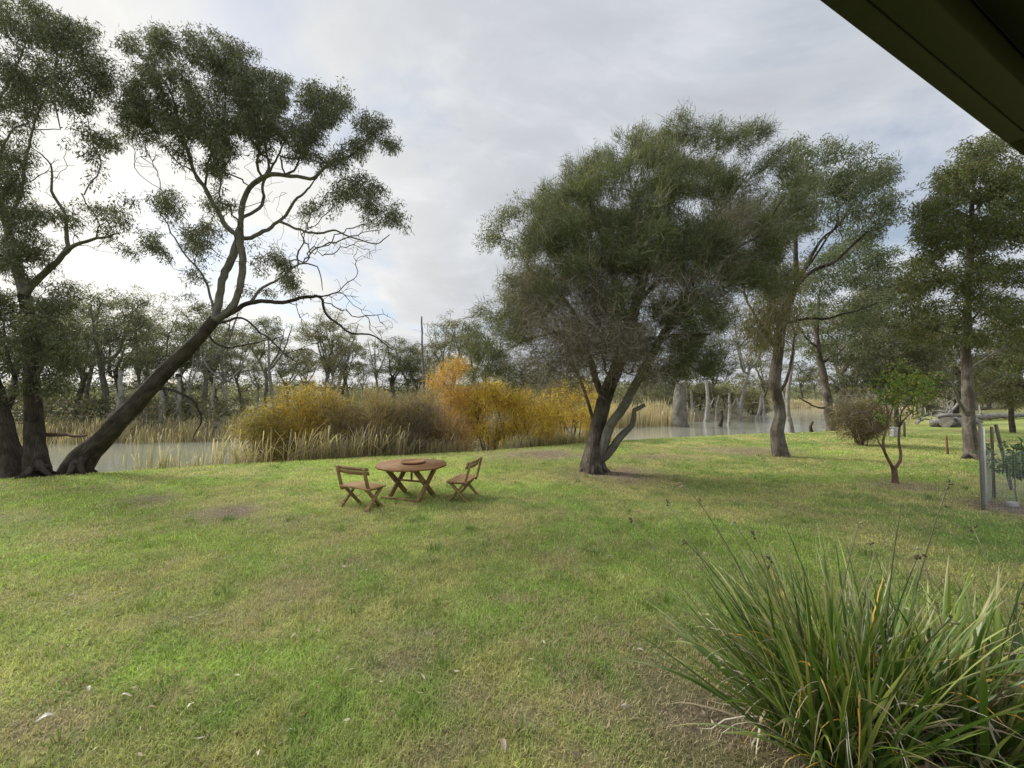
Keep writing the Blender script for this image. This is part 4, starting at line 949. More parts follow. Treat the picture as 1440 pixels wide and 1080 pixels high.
FARG = [(0.115, 0.125, 0.07), (0.09, 0.10, 0.056), (0.15, 0.148, 0.092)]  # far leaf tones lightened, distance haze put into the colour
FARO = [(0.15, 0.14, 0.065), (0.115, 0.115, 0.058), (0.19, 0.168, 0.09)]
PR = {'a': (proto(81, 15, [(0, .78, .15, .11), (.14, .66, .13, .09), (-.15, .63, .13, .10), (.03, .56, .15, .08), (-.08, .88, .09, .06), (.12, .84, .08, .06), (-.2, .42, .08, .06), (.2, .4, .08, .07), (.1, .95, .06, .05), (.22, .3, .06, .06)], .32, FARG, M['bark_grey']), 15),
      'b': (proto(82, 15, [(.06, .84, .11, .09), (-.08, .72, .13, .09), (.15, .62, .11, .08), (-.15, .52, .11, .08), (.05, .46, .13, .07), (.02, .95, .06, .05), (-.18, .36, .08, .06), (.16, .32, .08, .07), (-.05, .24, .08, .05)], .28, FARO, M['bark_grey']), 15),
      'c': (proto(83, 12, [(0, .75, .2, .13), (.17, .6, .16, .12), (-.18, .58, .16, .12), (0, .48, .22, .1), (.05, .9, .1, .06), (-.12, .36, .12, .08), (.2, .36, .1, .08), (0, .24, .14, .06)], .3, FARG + GUM_DK, M['bark_dark']), 12),
      'd': (proto(84, 14, [(.12, .85, .09, .08), (-.1, .8, .09, .07), (.18, .68, .09, .06), (-.18, .62, .1, .07), (0, .68, .1, .06), (.2, .5, .08, .06), (-.14, .45, .08, .06), (.02, .98, .05, .04)], .3, FARG, M['bark_pale'], sparse=.8), 14),
      'e': (proto(85, 7, [(0, .62, .3, .26), (.28, .5, .22, .22), (-.28, .48, .22, .22), (.05, .3, .35, .2)], .2, GUM_OL, M['bark_dark'], spacing=.8), 7),
      'f': (proto(86, 13, [(.1, .8, .2, .2), (-.1, .7, .2, .2)], .22, FARG, M['bark_pale'], per=0, spacing=2.2, forks=4), 13)}
FAR = [  # kind, px, distance, top pixel, label
 ('a', 150, 40, 428, 'gum tree across the river just right of the upright left gum'),
 ('b', 196, 44, 436, 'olive gum tree across the river left of the leaning trunk'),
 ('c', 236, 38, 462, 'bushy gum across the river crossed by the leaning trunk'),
 ('a', 285, 46, 455, 'gum tree across the river below the fork of the leaning tree'),
 ('d', 318, 42, 480, 'pale trunked gum across the river right of the leaning trunk'),
 ('c', 105, 36, 470, 'dense gum across the river behind the left lawn trees'),
 ('b', 62, 42, 440, 'tall gum across the river between the two leftmost trunks'),
 ('a', 8, 40, 430, 'gum tree across the river at the extreme left'),
 ('c', 172, 50, 470, 'dense round gum across the river between two taller gums at left'),
 ('c', 262, 52, 490, 'dense gum across the river behind the upper leaning trunk'),
 ('b', 340, 52, 478, 'olive gum across the river above the left end of the ochre bushes'),
 ('a', 428, 70, 500, 'far gum behind the golden willow mound'),
 ('d', 535, 72, 492, 'pale stemmed far gum above the bare bushes'),
 ('b', 606, 64, 498, 'olive far gum behind the dead pole tree'),
 ('e', 180, 37, 560, 'dark low shrub tree across the river by the pale leaning trunk'),
 ('e', 262, 39, 556, 'dark low shrub tree across the river right of the leaning trunk'),
 ('a', 118, 48, 436, 'tall gum across the river just behind the upright left trunk'),
 ('d', 205, 56, 448, 'pale stemmed tall gum far behind the leaning trunk'),
 ('b', 302, 56, 455, 'tall olive gum far behind the leaning tree fork'),
 ('a', 372, 66, 474, 'tall open gum far behind the ochre willow end'),
 ('d', 470, 60, 466, 'tall pale stemmed gum behind the middle of the thicket'),
 ('b', 492, 74, 476, 'slender far gum behind the olive brown willow'),
 ('a', 575, 70, 478, 'tall far gum between rounded dark gum and dead pole'),
 ('d', 642, 66, 462, 'pale stemmed gum rising behind the orange willow top'),
 ('b', 690, 70, 480, 'far gum at the left fringe of the paperbark foliage'),
 ('a', 1180, 62, 440, 'tall gum far behind the lone bank gum crown'),
 ('b', 1212, 54, 430, 'tall olive gum behind the red-green shrub'),
 ('a', 1268, 50, 432, 'tall gum behind the dark bushy gum and fruit tree'),
 ('b', 1300, 46, 450, 'olive gum left of the straight gum crown'),
 ('c', 1340, 58, 470, 'dense gum far behind the straight gum trunk'),
 ('c', 948, 60, 486, 'dense gum on the far shore over the huge grey stump'),
 ('e', 985, 62, 540, 'low shrub tree on the far shore between the pale trunks'),
 ('e', 128, 34, 562, 'low olive shrub tree on the far bank at left'),
 ('e', 215, 36, 568, 'low olive shrub tree on the far bank behind the leaning trunk'),
 ('e', 310, 40, 566, 'low dark shrub tree on the far bank by the dead hanging bough'),
 ('d', 362, 58, 500, 'slim pale gum far behind the ochre willow end'),
 ('a', 402, 62, 490, 'round crowned gum far behind the golden ochre willow'),
 ('b', 448, 56, 452, 'tallest gum behind the bank thicket at left of middle'),
 ('c', 478, 66, 496, 'dense gum behind the thicket right of its tallest gum'),
 ('d', 512, 62, 500, 'open crowned gum behind the bare red-brown bush'),
 ('c', 556, 60, 482, 'dark rounded gum left of the dead pole tree'),
 ('b', 628, 52, 458, 'yellowish gum rising above the orange willow'),
 ('a', 664, 60, 472, 'gum peeping between the orange willow and paperbark'),
 ('c', 585, 75, 515, 'small distant gum right under the dead pole tree'),
 ('e', 340, 60, 556, 'small distant shrub tree left of the ochre willow bush'),
 ('a', 905, 62, 470, 'gum on the far shore behind the pale straw reed bed'),
 ('b', 968, 66, 460, 'gum on the far shore right of the huge grey stump'),
 ('c', 1002, 70, 480, 'dense gum behind the white trunks in the water'),
 ('d', 1040, 68, 470, 'pale gum behind the water left of the arching gum trunk'),
 ('b', 1068, 76, 490, 'olive gum far across the water behind the arching gum'),
 ('e', 1020, 72, 545, 'low olive growth on the far shore behind the white trunks'),
 ('e', 930, 58, 552, 'low olive shrub tree behind the straw reeds'),
 ('e', 1060, 80, 550, 'low shrub tree on the far shore beside the arching gum'),
 ('c', 1130, 150, 535, 'distant gum beyond the bright water, left one'),
 ('b', 1150, 160, 528, 'distant gum beyond the bright water, right one'),
 ('c', 1190, 70, 510, 'gum far behind the lone bank gum trunk'),
 ('a', 1235, 60, 480, 'gum far behind the red-green shrub'),
 ('c', 1290, 56, 500, 'gum behind the reeds left of the log pile'),
 ('e', 1300, 48, 560, 'low shrub tree right behind the log pile'),
 ('b', 1335, 62, 470, 'gum behind the fallen white branches'),
 ('c', 1395, 70, 490, 'gum across the rising lawn right of the straight gum'),
 ('e', 1420, 66, 560, 'low shrub tree at the top of the rising lawn near the right edge'),
 ('a', 1445, 60, 455, 'gum at the top of the rising lawn cut by the right edge'),
 ('e', 1375, 62, 562, 'low shrub tree on the rising lawn behind the straight gum trunk'),
 ('f', 270, 38, 470, 'leafless dead tree across the river right of the leaning trunk'),
 ('f', 460, 60, 470, 'leafless tree among the far gums behind the thicket'),
]
used = set(); rr = np.random.default_rng(5)
for kd, px, D, top, lab in FAR:
    o, H0 = PR[kd]
    if kd in used: o = copy_tree(o)
    used.add(kd)
    g = P(px, 600, D); z0 = float(height(g[0], g[1])); H = P(px, top - (rr.uniform(-8, 30) if kd != 'e' else 4), D)[2] - z0
    s_ = H / (H0 * .93); wsc = s_ * rr.uniform(.95, 1.45)
    o.location = (g[0], g[1], z0); o.scale = (wsc, wsc, s_); o.rotation_euler = (0, 0, rr.uniform(0, 6.28))
    tag(o, lab, 'tree', 'far trees across the river'); o.name = 'leafless_tree' if kd == 'f' else 'far_shrub_tree' if kd == 'e' else 'far_gum_tree'

# far wood: one mass behind everything
r = np.random.default_rng(91); n = 150000
th = r.uniform(-1.05, 1.05, n); dd = r.uniform(110, 240, n) + 60 * (th > .55)
x = dd * np.tan(th); y = dd.copy(); lum = fbm(x * .05, y * .05, 93, 3)
ok = y > farshore(x) + 8; x, y, lum = x[ok], y[ok], lum[ok]; n = len(x)
C = np.stack([x, y, height(x, y) + r.random(n) ** .8 * (2 + 9 * lum)], 1)
V, Q_ = leaves(C, r.normal(size=(n, 3)), .75, .4, r)
tag(mesh_np('far_wood', V, [Q_], M['leaf'], None, np.repeat(palette(n, FARG + FARO, r, .2), 4, 0)), 'far off belt of gum woodland beyond the river', 'woodland', None, 'stuff')

# low scrub on the far bank
r = np.random.default_rng(92); n = 60000
x = r.uniform(-75, 70, n); y = farshore(x) + 2 + np.abs(r.normal(size=n)) * 9; cl = fbm(x * .22, y * .22, 94, 3)
ok = r.random(n) < sstep(.38, .62, cl); x, y, cl = x[ok], y[ok], cl[ok]; n = len(x)
C = np.stack([x, y, height(x, y) + r.random(n) * 3.0 * cl], 1)
V, Q_ = leaves(C, r.normal(size=(n, 3)) + [0, 0, .6], .42, .13, r)
tag(mesh_np('far_scrub', V, [Q_], M['leaf'], None, np.repeat(palette(n, [(0.085, 0.085, 0.045), (0.065, 0.07, 0.036), (0.14, .115, .07), (.11, .10, .06)], r, .2), 4, 0)), 'low olive scrub covering the far river bank', 'undergrowth', None, 'stuff')

# ---- dead trunks in the water ---------------------------------------------------
def snag(name, label, seed, px, basey, topy, wpx, bark='bark_pale', lean=0.0, limbs=2, D=None, cat='dead tree', group=None, twigs=10):
    r = np.random.default_rng(seed); g = G(px, basey, WATER) if D is None else P(px, 600, D)
    D = g[1]; z0 = WATER - .6 if float(height(g[0], g[1])) < WATER else float(height(g[0], g[1])) - .1
    b0 = np.array([g[0], g[1], z0]); top = P(px + lean, topy, D); w_ = PW(wpx, D) / 2
    t = Tree(r); t.limb_w([b0, b0 * .5 + top * .5 + r.normal(size=3) * .12, top], [w_ * 1.25, w_ * .9, w_ * .55 if twigs else w_ * .75], 0, 0, .3, .05, True)
    A = []
    for i in range(limbs):
        f = r.uniform(.35, .9); p = b0 + (top - b0) * f; a = r.uniform(-.6, .6) + (0 if r.random() < .5 else math.pi)
        q = (top[2] - z0) * r.uniform(.12, .3)
        e = p + np.array([math.cos(a) * q * .7, math.sin(a) * q * .4, q * .8]); t.limb_w([p, (p + e) / 2 + [0, 0, -.1 * q], e], w_ * .4, w_ * .15, 1 + i, .25, .05)
        for _ in range(twigs // max(1, limbs)): A.append(e + r.normal(size=3) * q * .5)
    if A: t.grow(np.array(A), [0] * len(A), .3, .25, .05)
    root = thing(name, b0, label, cat, group)
    finish(t, root, b0, {0: ('trunk', M[bark]), **{1 + i: ('limb', M[bark]) for i in range(limbs)}}, M[bark], [], .012)
    return root
snag('tree_stump', 'huge grey dead stump standing in the river right of the paperbark', 101, 955, 600, 540, 20, 'bark_grey', 2, 0, None, 'stump', None, 0)
snag('dead_tree', 'short white trunk left of the huge grey stump', 102, 936, 590, 535, 4, 'bark_pale', -1, 1)
gs = 'pale dead trunks in the river'
for i, (px, by, ty, w_, ln, lb, lab) in enumerate([(992, 594, 535, 5.5, 1, 2, 'pale dead trunk in the water, tallest just right of the stump'), (975, 592, 548, 3.5, -4, 1, 'thin white trunk between stump and tallest pale trunk'), (1006, 593, 556, 3, 5, 1, 'thin dead trunk leaning right next to the tallest pale trunk'),
        (1024, 598, 552, 4, 2, 3, 'forked white dead tree standing in the shallow water'), (1042, 592, 560, 4.5, -6, 1, 'short pale dead trunk leaning left, near the forked one'), (1062, 591, 556, 4, 8, 2, 'pale dead trunk leaning right beside the arching gum'),
        (1076, 592, 560, 3.5, -3, 1, 'thin pale trunk just left of the arching gum trunk'), (1012, 600, 578, 6, 3, 0, 'dark low stump in the water between the pale trunks')]):
    snag('dead_tree', lab, 103 + i, px, by, ty, w_, 'bark_dark' if 'dark' in lab else 'bark_pale', ln, lb, None, 'dead tree', gs, 6 if lb else 0)
snag('dead_tree', 'bare pole-like dead tree rising above the bank thicket left of the orange willow', 120, 597, 575, 445, 3.4, 'bark_grey', -4, 4, 50, twigs=10)
snag('dead_tree', 'tall pale dead stem in the far gums behind the ochre willow', 121, 385, 575, 470, 4, 'bark_pale', -8, 2, 55, twigs=6)
snag('wooden_post', 'short dark post in the water near the lone bank gum', 122, 1141, 606, 593, 4, 'bark_dark', 2, 0, 27.5, 'post', None, 0)
for i, (px, D, ty, w_, ln, lab) in enumerate([(165, 33, 520, 7, 4, 'pale leaning trunk across the river left of the leaning gum'), (228, 33, 540, 7, -2, 'thick pale trunk across the river under the leaning gum'), (248, 34, 530, 6, 5, 'pale trunk leaning right across the river under the leaning gum'), (300, 34, 530, 4, 2, 'thin pale trunk across the river near the hanging dead bough'), (205, 34, 545, 5, -4, 'pale trunk leaning left across the river behind the leaning gum')]):
    snag('pale_trunk', lab, 130 + i, px, 610, ty, w_, 'bark_pale', ln, 2, D, 'dead tree', 'pale trunks on the far left bank', 8)

# ---- floating dead bough at left, logs at right ----------------------------------
def log(name, label, seed, pts, r0, r1, bark, cat='log', group=None, stubs=0):
    r = np.random.default_rng(seed); t = Tree(r); W = np.array(pts, float)
    t.limb_w(W, r0, r1, 0, .15, .03, True)
    for i in range(stubs):
        p = W[0] + (W[-1] - W[0]) * r.uniform(.2, .9); q = r.uniform(.4, .9)
        t.limb_w([p, p + np.array([r.normal() * .4, r.normal() * .3, .5]) * q, p + np.array([r.normal() * .5, r.normal() * .4, 1]) * q * 1.4], r0 * .35, r0 * .1, i + 1, .12, .03)
    root = thing(name, W[0], label, cat, group)
    parts = t.mesh(.01); b = W[0]
    for k, (V, Q_, uv) in parts.items():
        caps = []
        if k == 0:
            n = 16 if r0 > .2 else 10 if r0 > .07 else 6
            m = len(V); V = np.vstack([V, V[:n], V[m - n:]]); uv = np.vstack([uv, uv[:n], uv[m - n:]])
            o = mesh_np('trunk', V - b, [Q_, (m + np.arange(n))[::-1][None], (m + n + np.arange(n))[None]], M[bark], root, None, uv, True)
            me = o.data; fl = np.ones(len(me.polygons), bool); fl[-2:] = False; me.polygons.foreach_set('use_smooth', fl)
        else: mesh_np('branch_stub', V - b, [Q_], M[bark], root, None, uv, True)
    return root
log('fallen_bough', 'thin red-brown dead bough stretched between the upright and leaning gum trunks', 141, [P(58, 611, 12.3), P(85, 610, 12.4), P(122, 612, 12.5)], .07, .035, 'bark_red', 'branch', None, 0)
def gp(px, D, h): 
    g = P(px, 600, D); return (g[0], g[1], float(height(g[0], g[1])) + h)
lgp = 'grey logs piled by the straight gum'
log('log', 'thick grey log, left end of the pile by the straight gum', 142, [gp(1308, 31.4, .26), gp(1322, 31, .3), gp(1334, 31.6, .3)], .27, .32, 'log', 'log', lgp)
log('log', 'grey log with its cut end facing the lawn, middle of the pile', 143, [gp(1331, 30.4, .36), gp(1336, 31.6, .4), gp(1347, 33.2, .42)], .37, .30, 'log', 'log', lgp)
log('log', 'grey log lying at the right of the pile behind the straight gum trunk', 144, [gp(1343, 31.2, .3), gp(1358, 32.2, .36), gp(1378, 33.4, .25)], .30, .2, 'log', 'log', lgp)
log('log', 'smaller grey log resting across the top of the pile', 145, [gp(1318, 31.6, .74), gp(1334, 31.4, .9), gp(1352, 32.0, .78)], .17, .10, 'log', 'log', lgp)
log('fallen_tree', 'long fallen trunk lying on the lawn behind the straight gum', 146, [gp(1365, 38, .35), gp(1410, 39.5, .35), gp(1440, 41, .3)], .32, .2, 'log', 'log', None, 2)
log('fallen_branch', 'white bleached fallen branches sticking up behind the log pile', 147, [gp(1318, 34, .3), gp(1338, 34.5, 1.0), gp(1352, 34.8, 2.0)], .17, .06, 'bark_pale', 'branch', None, 4)
log('fallen_branch', 'white bleached fallen bough leaning left behind the log pile', 148, [gp(1348, 35, .2), gp(1330, 35.2, .9), gp(1312, 35.5, 1.1)], .15, .05, 'bark_pale', 'branch', None, 4)
log('fallen_branch', 'pale driftwood branch lying between the reeds and log pile', 149, [gp(1288, 33, .2), gp(1300, 33.4, .5), gp(1312, 33.5, .35)], .12, .05, 'bark_pale', 'branch', None, 3)

# ------------------------------------------------------------------ furniture
def local(root, V): return V
def make_table():
    c = G(578.5, 699); u = nrm(np.array([[0.38, 0.925, 0]]))[0]; v = np.array([u[1], -u[0], 0])
    root = thing('garden_table', (c[0], c[1], float(height(c[0], c[1]))), 'round red-brown slatted timber table on crossed legs on the lawn', 'table', None, math.atan2(v[1], v[0]))
    H = .735; Rr = .75
    mb = MB()                                    # slatted round top: boards cut to the circle, running along x
    n = 9; w_ = 2 * Rr / n
    for k in range(n):
        a, b = -Rr + k * w_ + .005, -Rr + (k + 1) * w_ - .005
        ys = np.linspace(a, b, 7); xs = np.sqrt(np.maximum(0, Rr * Rr - ys ** 2))
        top = [(x, y) for x, y in zip(xs, ys)] + [(-x, y) for x, y in zip(xs[::-1], ys[::-1])]
        top = np.array(top); m = len(top)
        V = np.vstack([np.c_[top, np.full(m, H)], np.c_[top, np.full(m, H - .035)]])
        k2 = (np.arange(m) + 1) % m
        Qs = np.stack([np.arange(m), np.arange(m) + m, k2 + m, k2], 1)
        half = m // 2
        cap = np.array([[i, i + 1, m - 2 - i, m - 1 - i] for i in range(half - 1)])
        mb.add(V, np.vstack([Qs, cap, cap[:, ::-1] + m]))
    mb.build('tabletop', M['table'], root)
    rim = MB()
    a = np.linspace(0, 2 * math.pi, 65)[:-1]
    ro, ri = Rr + .018, Rr - .05
    V = np.concatenate([np.stack([q * np.cos(a), q * np.sin(a), np.full(64, z)], 1) for q, z in ((ro, H - .004), (ro, H - .052), (ri, H - .052), (ri, H - .037))])
    k = np.arange(64); k2 = (k + 1) % 64; Qs = []
    for i in range(3): Qs.append(np.stack([i * 64 + k, (i + 1) * 64 + k, (i + 1) * 64 + k2, i * 64 + k2], 1))
    V = np.vstack([V, np.stack([(Rr + .001) * np.cos(a), (Rr + .001) * np.sin(a), np.full(64, H - .004)], 1)])
    Qs.append(np.stack([4 * 64 + k, k, k2, 4 * 64 + k2], 1)); rim.add(V, np.concatenate(Qs)); rim.build('rim', M['table'], root)
    for sx in (-.38, .38):
        for sg in (-1, 1):
            o = MB().bar((sx + .03 * sg, -.34 * sg, 0.0), (sx + .03 * sg, .33 * sg, H - .10), .10, .058, (1, 0, 0)); o.build('leg', M['chair'], root)
        MB().bar((sx, -.52, H - .075), (sx, .52, H - .075), .05, .045).build('cross_rail', M['table'], root)
    MB().bar((-.36, 0, .35), (.36, 0, .35), .05, .035).build('stretcher', M['chair'], root)
    MB().bar((0, 0, .37), (0, 0, H - .05), .035, .035, (1, 0, 0)).build('support_rod', M['chair'], root)
    MB().bar((-.52, -.37, .03), (.46, -.37, .03), .04, .045).build('foot_rail', M['chair'], root)
    return root, c, H
tb, tc_, TH = make_table()
ls = thing('lazy_susan', (tc_[0] + .03, tc_[1] + .02, float(height(tc_[0], tc_[1])) + TH), 'dark round turntable tray sitting on the garden table', 'turntable')
MB().lathe((0, 0, 0), [(.10, 0.001), (.10, .022), (.11, .022)], 32).build('swivel_base', M['stake'], ls)
MB().lathe((0, 0, .022), [(.26, 0), (.272, .01), (.272, .03), (.262, .04), (.24, .040), (.232, .030)], 56).build('tray', M['table'], ls)

def make_chair(loc, face, label):
    """short slatted bench chair on crossed legs; +y is the way it faces"""
    root = thing('garden_chair', (loc[0], loc[1], float(height(loc[0], loc[1]))), label, 'chair', 'slatted timber chairs at the table', math.atan2(face[1], face[0]) - math.pi / 2)
    W2 = .40; SH = .44
    mb = MB()
    for k in range(6):
        y = -.19 + k * .078; mb.box((-W2 - .03, y - .030, SH - .034), (W2 + .03, y + .030, SH), .005)
    mb.build('seat', M['seat'], root)
    for sx in (-1, 1):
        x = sx * (W2 - .06)
        MB().bar((x - .0235 * sx, .21, 0), (x - .0235 * sx, -.17, SH - .03), .045, .075, (1, 0, 0)).build('leg', M['chair'], root)
        MB().bar((x + .024 * sx, -.21, 0), (x + .024 * sx, .17, SH - .03), .045, .075, (1, 0, 0)).build('leg', M['chair'], root)
        MB().bar((x + .05 * sx, -.165, SH - .10), (x + .05 * sx, -.30, .84), .036, .072, (1, 0, 0)).build('back_post', M['chair'], root)
        MB().box((x - .02, -.21, SH - .07), (x + .02, .23, SH - .028), .004).build('seat_bearer', M['chair'], root)
    bk = MB()
    for j, (z, hh) in enumerate(((.815, .032), (.735, .036))):   # two curved back slats
        n = 12
        xs = np.linspace(-W2 - .03, W2 + .03, n); yo = -.30 + (.84 - z) * .34 + .06 * (1 - (xs / W2) ** 2) * -1 + .045
        V = []
        for dz in (-hh, hh):
            for dy in (-.012, .012):
                V.append(np.stack([xs, yo + dy - dz * .34, np.full(n, z + dz)], 1))
        V = np.concatenate(V); i = np.arange(n - 1)
        A_, B_, C_, D_ = 0, n, 2 * n, 3 * n
        Qs = np.concatenate([np.stack([p + i, p + i + 1, q + i + 1, q + i], 1) for p, q in ((A_, C_), (D_, B_), (B_, A_), (C_, D_))] + [np.array([[A_, C_, D_, B_]]), np.array([[A_ + n - 1, B_ + n - 1, D_ + n - 1, C_ + n - 1]])])
        bk.add(V, Qs)
    bk.build('backrest', M['chair'], root)
    return root
make_chair((-3.03, 8.26), (0.49, 0.87), 'slatted timber chair left of the round table, back turned to the viewer')
make_chair((-1.07, 8.98), (-0.95, 0.22), 'slatted timber chair right of the round table, seen side on')

# ------------------------------------------------------------------ verandah eave
def at_height(px, py, z):
    q = P(px, py, 1.0) - [0, 0, CAMZ]; return q * ((z - CAMZ) / q[2]) + [0, 0, CAMZ]
EZ = CAMZ + .80
g0, g1 = at_height(1150, 0, EZ), at_height(1440, 221, EZ)
ed = nrm((g1 - g0)[None])[0]
ev = thing('verandah_roof', g0, 'dark green verandah eave across the top right corner', 'roof', None, math.atan2(ed[1], ed[0]))
jx = float(np.dot(at_height(1436, 196, EZ) - g0, ed))
MB().box((-5, -.042, 0), (jx, 0, .10), .003).build('fascia_board', M['fascia'], ev)
MB().box((jx + .004, -.042, .0005), (7, 0, .10), .003).build('fascia_board', M['fascia'], ev)
MB().box((-5, -.103, .0015), (jx, -.0428, .10), .003).build('edge_beam', M['fascia'], ev)
MB().box((jx + .004, -.103, .002), (7, -.0428, .10), .003).build('edge_beam', M['fascia'], ev)
MB().box((-5, -.17, .078), (7, -.108, .10), .002).build('soffit_strip', M['soffit'], ev)
MB().box((-5, -4.5, .104), (7, .002, .13), .003).build('ceiling_lining', M['lining'], ev)
MB().box((-5, -4.6, .155), (7, -.004, .175), .003).build('roof_sheet', M['soffit'], ev)

# ------------------------------------------------------------------ tree guard on the right
gpos = [G(1383, 718), G(1398, 701), G(1417, 690)]
p0, p1 = gpos[0], gpos[1]; pd = p1 - p0
p2 = p1 + np.array([1.5, -.35, 0]); p3 = p0 + np.array([1.5, -.35, 0])
gr = thing('tree_guard', (p0[0], p0[1], 0), 'wire mesh guard on stakes round a young tree at the right edge', 'tree guard')
o0 = np.array([p0[0], p0[1], 0])
TOPS = [P(1384, 594, p0[1])[2], P(1399, 600, p1[1])[2], 1.55, 1.6]
corners = [p0, p1, p2, p3]
for k, (c, h) in enumerate(zip(corners, TOPS)):
    q = c - o0; MB().bar((q[0], q[1], -.1), (q[0] + .01 * k, q[1], h), .042, .04, (1, 0, 0)).build('stake', M['picket'] if k == 0 else M['stake'], gr)
q = gpos[2] - o0; MB().bar((q[0] + .12, q[1], -.1), (q[0] - .16, q[1] + .05, P(1414, 597, gpos[2][1])[2]), .05, .05, (1, 0, 0)).build('stake', M['stake'], gr)
MB().box((.034, -.03, .35), (.058, .012, 1.62), .004).build('white_batten', M['white'], gr)
mb = MB(); hm = 1.18
for a, b in ((p0, p1), (p1, p2), (p2, p3), (p3, p0)):
    A_, B_ = a - o0, b - o0; Ln = np.linalg.norm(B_ - A_); dv = (B_ - A_) / Ln; nn_ = np.cross(dv, [0, 0, 1]); off = -nn_ * .034
    for z in np.arange(.03, hm, .03): mb.tube([A_ + off + [0, 0, z], B_ + off + [0, 0, z]], .0019, 3, 0, False)
    for s_ in np.arange(0, Ln, .05): mb.tube([A_ + dv * s_ + off + [0, 0, .0], A_ + dv * s_ + off + [0, 0, hm]], .0019, 3, 0, False)
mb.build('wire_mesh', M['wire'], gr)
# young tree inside
r = np.random.default_rng(151); bx = G(1429, 711); t = Tree(r)
t.limb_w([bx + [0, 0, -.05], bx + [.01, .02, .5], bx + [-.02, 0, .95]], .016, .008, 0, .1, .01, True)
A1 = np.array([bx + [.03 + r.normal() * .15, r.normal() * .14, .95 + r.normal() * .2] for _ in range(34)]); t.grow(A1, [1] * len(A1), .25, .08, .02)
root = thing('young_tree', bx, 'young leafy sapling standing inside the wire guard', 'sapling')
finish(t, root, bx, {0: ('trunk', M['bark_grey'])}, M['bark_grey'], [crown_euc(tips_of(t, 1), 12, .12, .14, .055, [(0.10, 0.16, 0.06), (0.08, 0.13, 0.05), (0.14, 0.19, 0.08)], r, .5)], .004)
cb = G(1424, 713)
tag(MB().box((-.075, -.05, 0), (.075, .05, .11), .012).build('concrete_block', M['concrete']), 'small pale concrete block at the foot of the sapling', 'block').location = (cb[0], cb[1], 0)
def post(name, label, px, by, ty, w_, mat, lean=0.0, cat='stake'):
    g = G(px, by); h = P(px, ty, g[1])[2]; wd = PW(w_, g[1])
    o = thing(name, (g[0], g[1], float(height(g[0], g[1]))), label, cat)
    MB().bar((0, 0, -.1), (lean, 0, h), wd, wd, (1, 0, 0), .008).build('post', M[mat], o)
    MB().bar((lean * .93 - wd * .1, -wd * .1, h), (lean * .93 - wd * .1, -wd * .1, h + .05), wd * .6, wd * .6, (1, 0, 0), .006).build('cap', M[mat], o)
post('garden_stake', 'short orange-brown stake on the lawn left of the straight gum', 1333, 639, 615, 2.0, 'rust', -.04)
post('garden_stake', 'thin dark stake behind the fruit tree stems', 1272, 614, 594, 2.2, 'stake')
cg_ = G(1258, 614)
tag(MB().box((-.18, -.15, 0), (.18, .15, .55), .03).build('concrete_pillar', M['concrete']), 'grey concrete pillar block behind the fruit tree trunk', 'pillar').location = (cg_[0], cg_[1], float(height(cg_[0], cg_[1])))

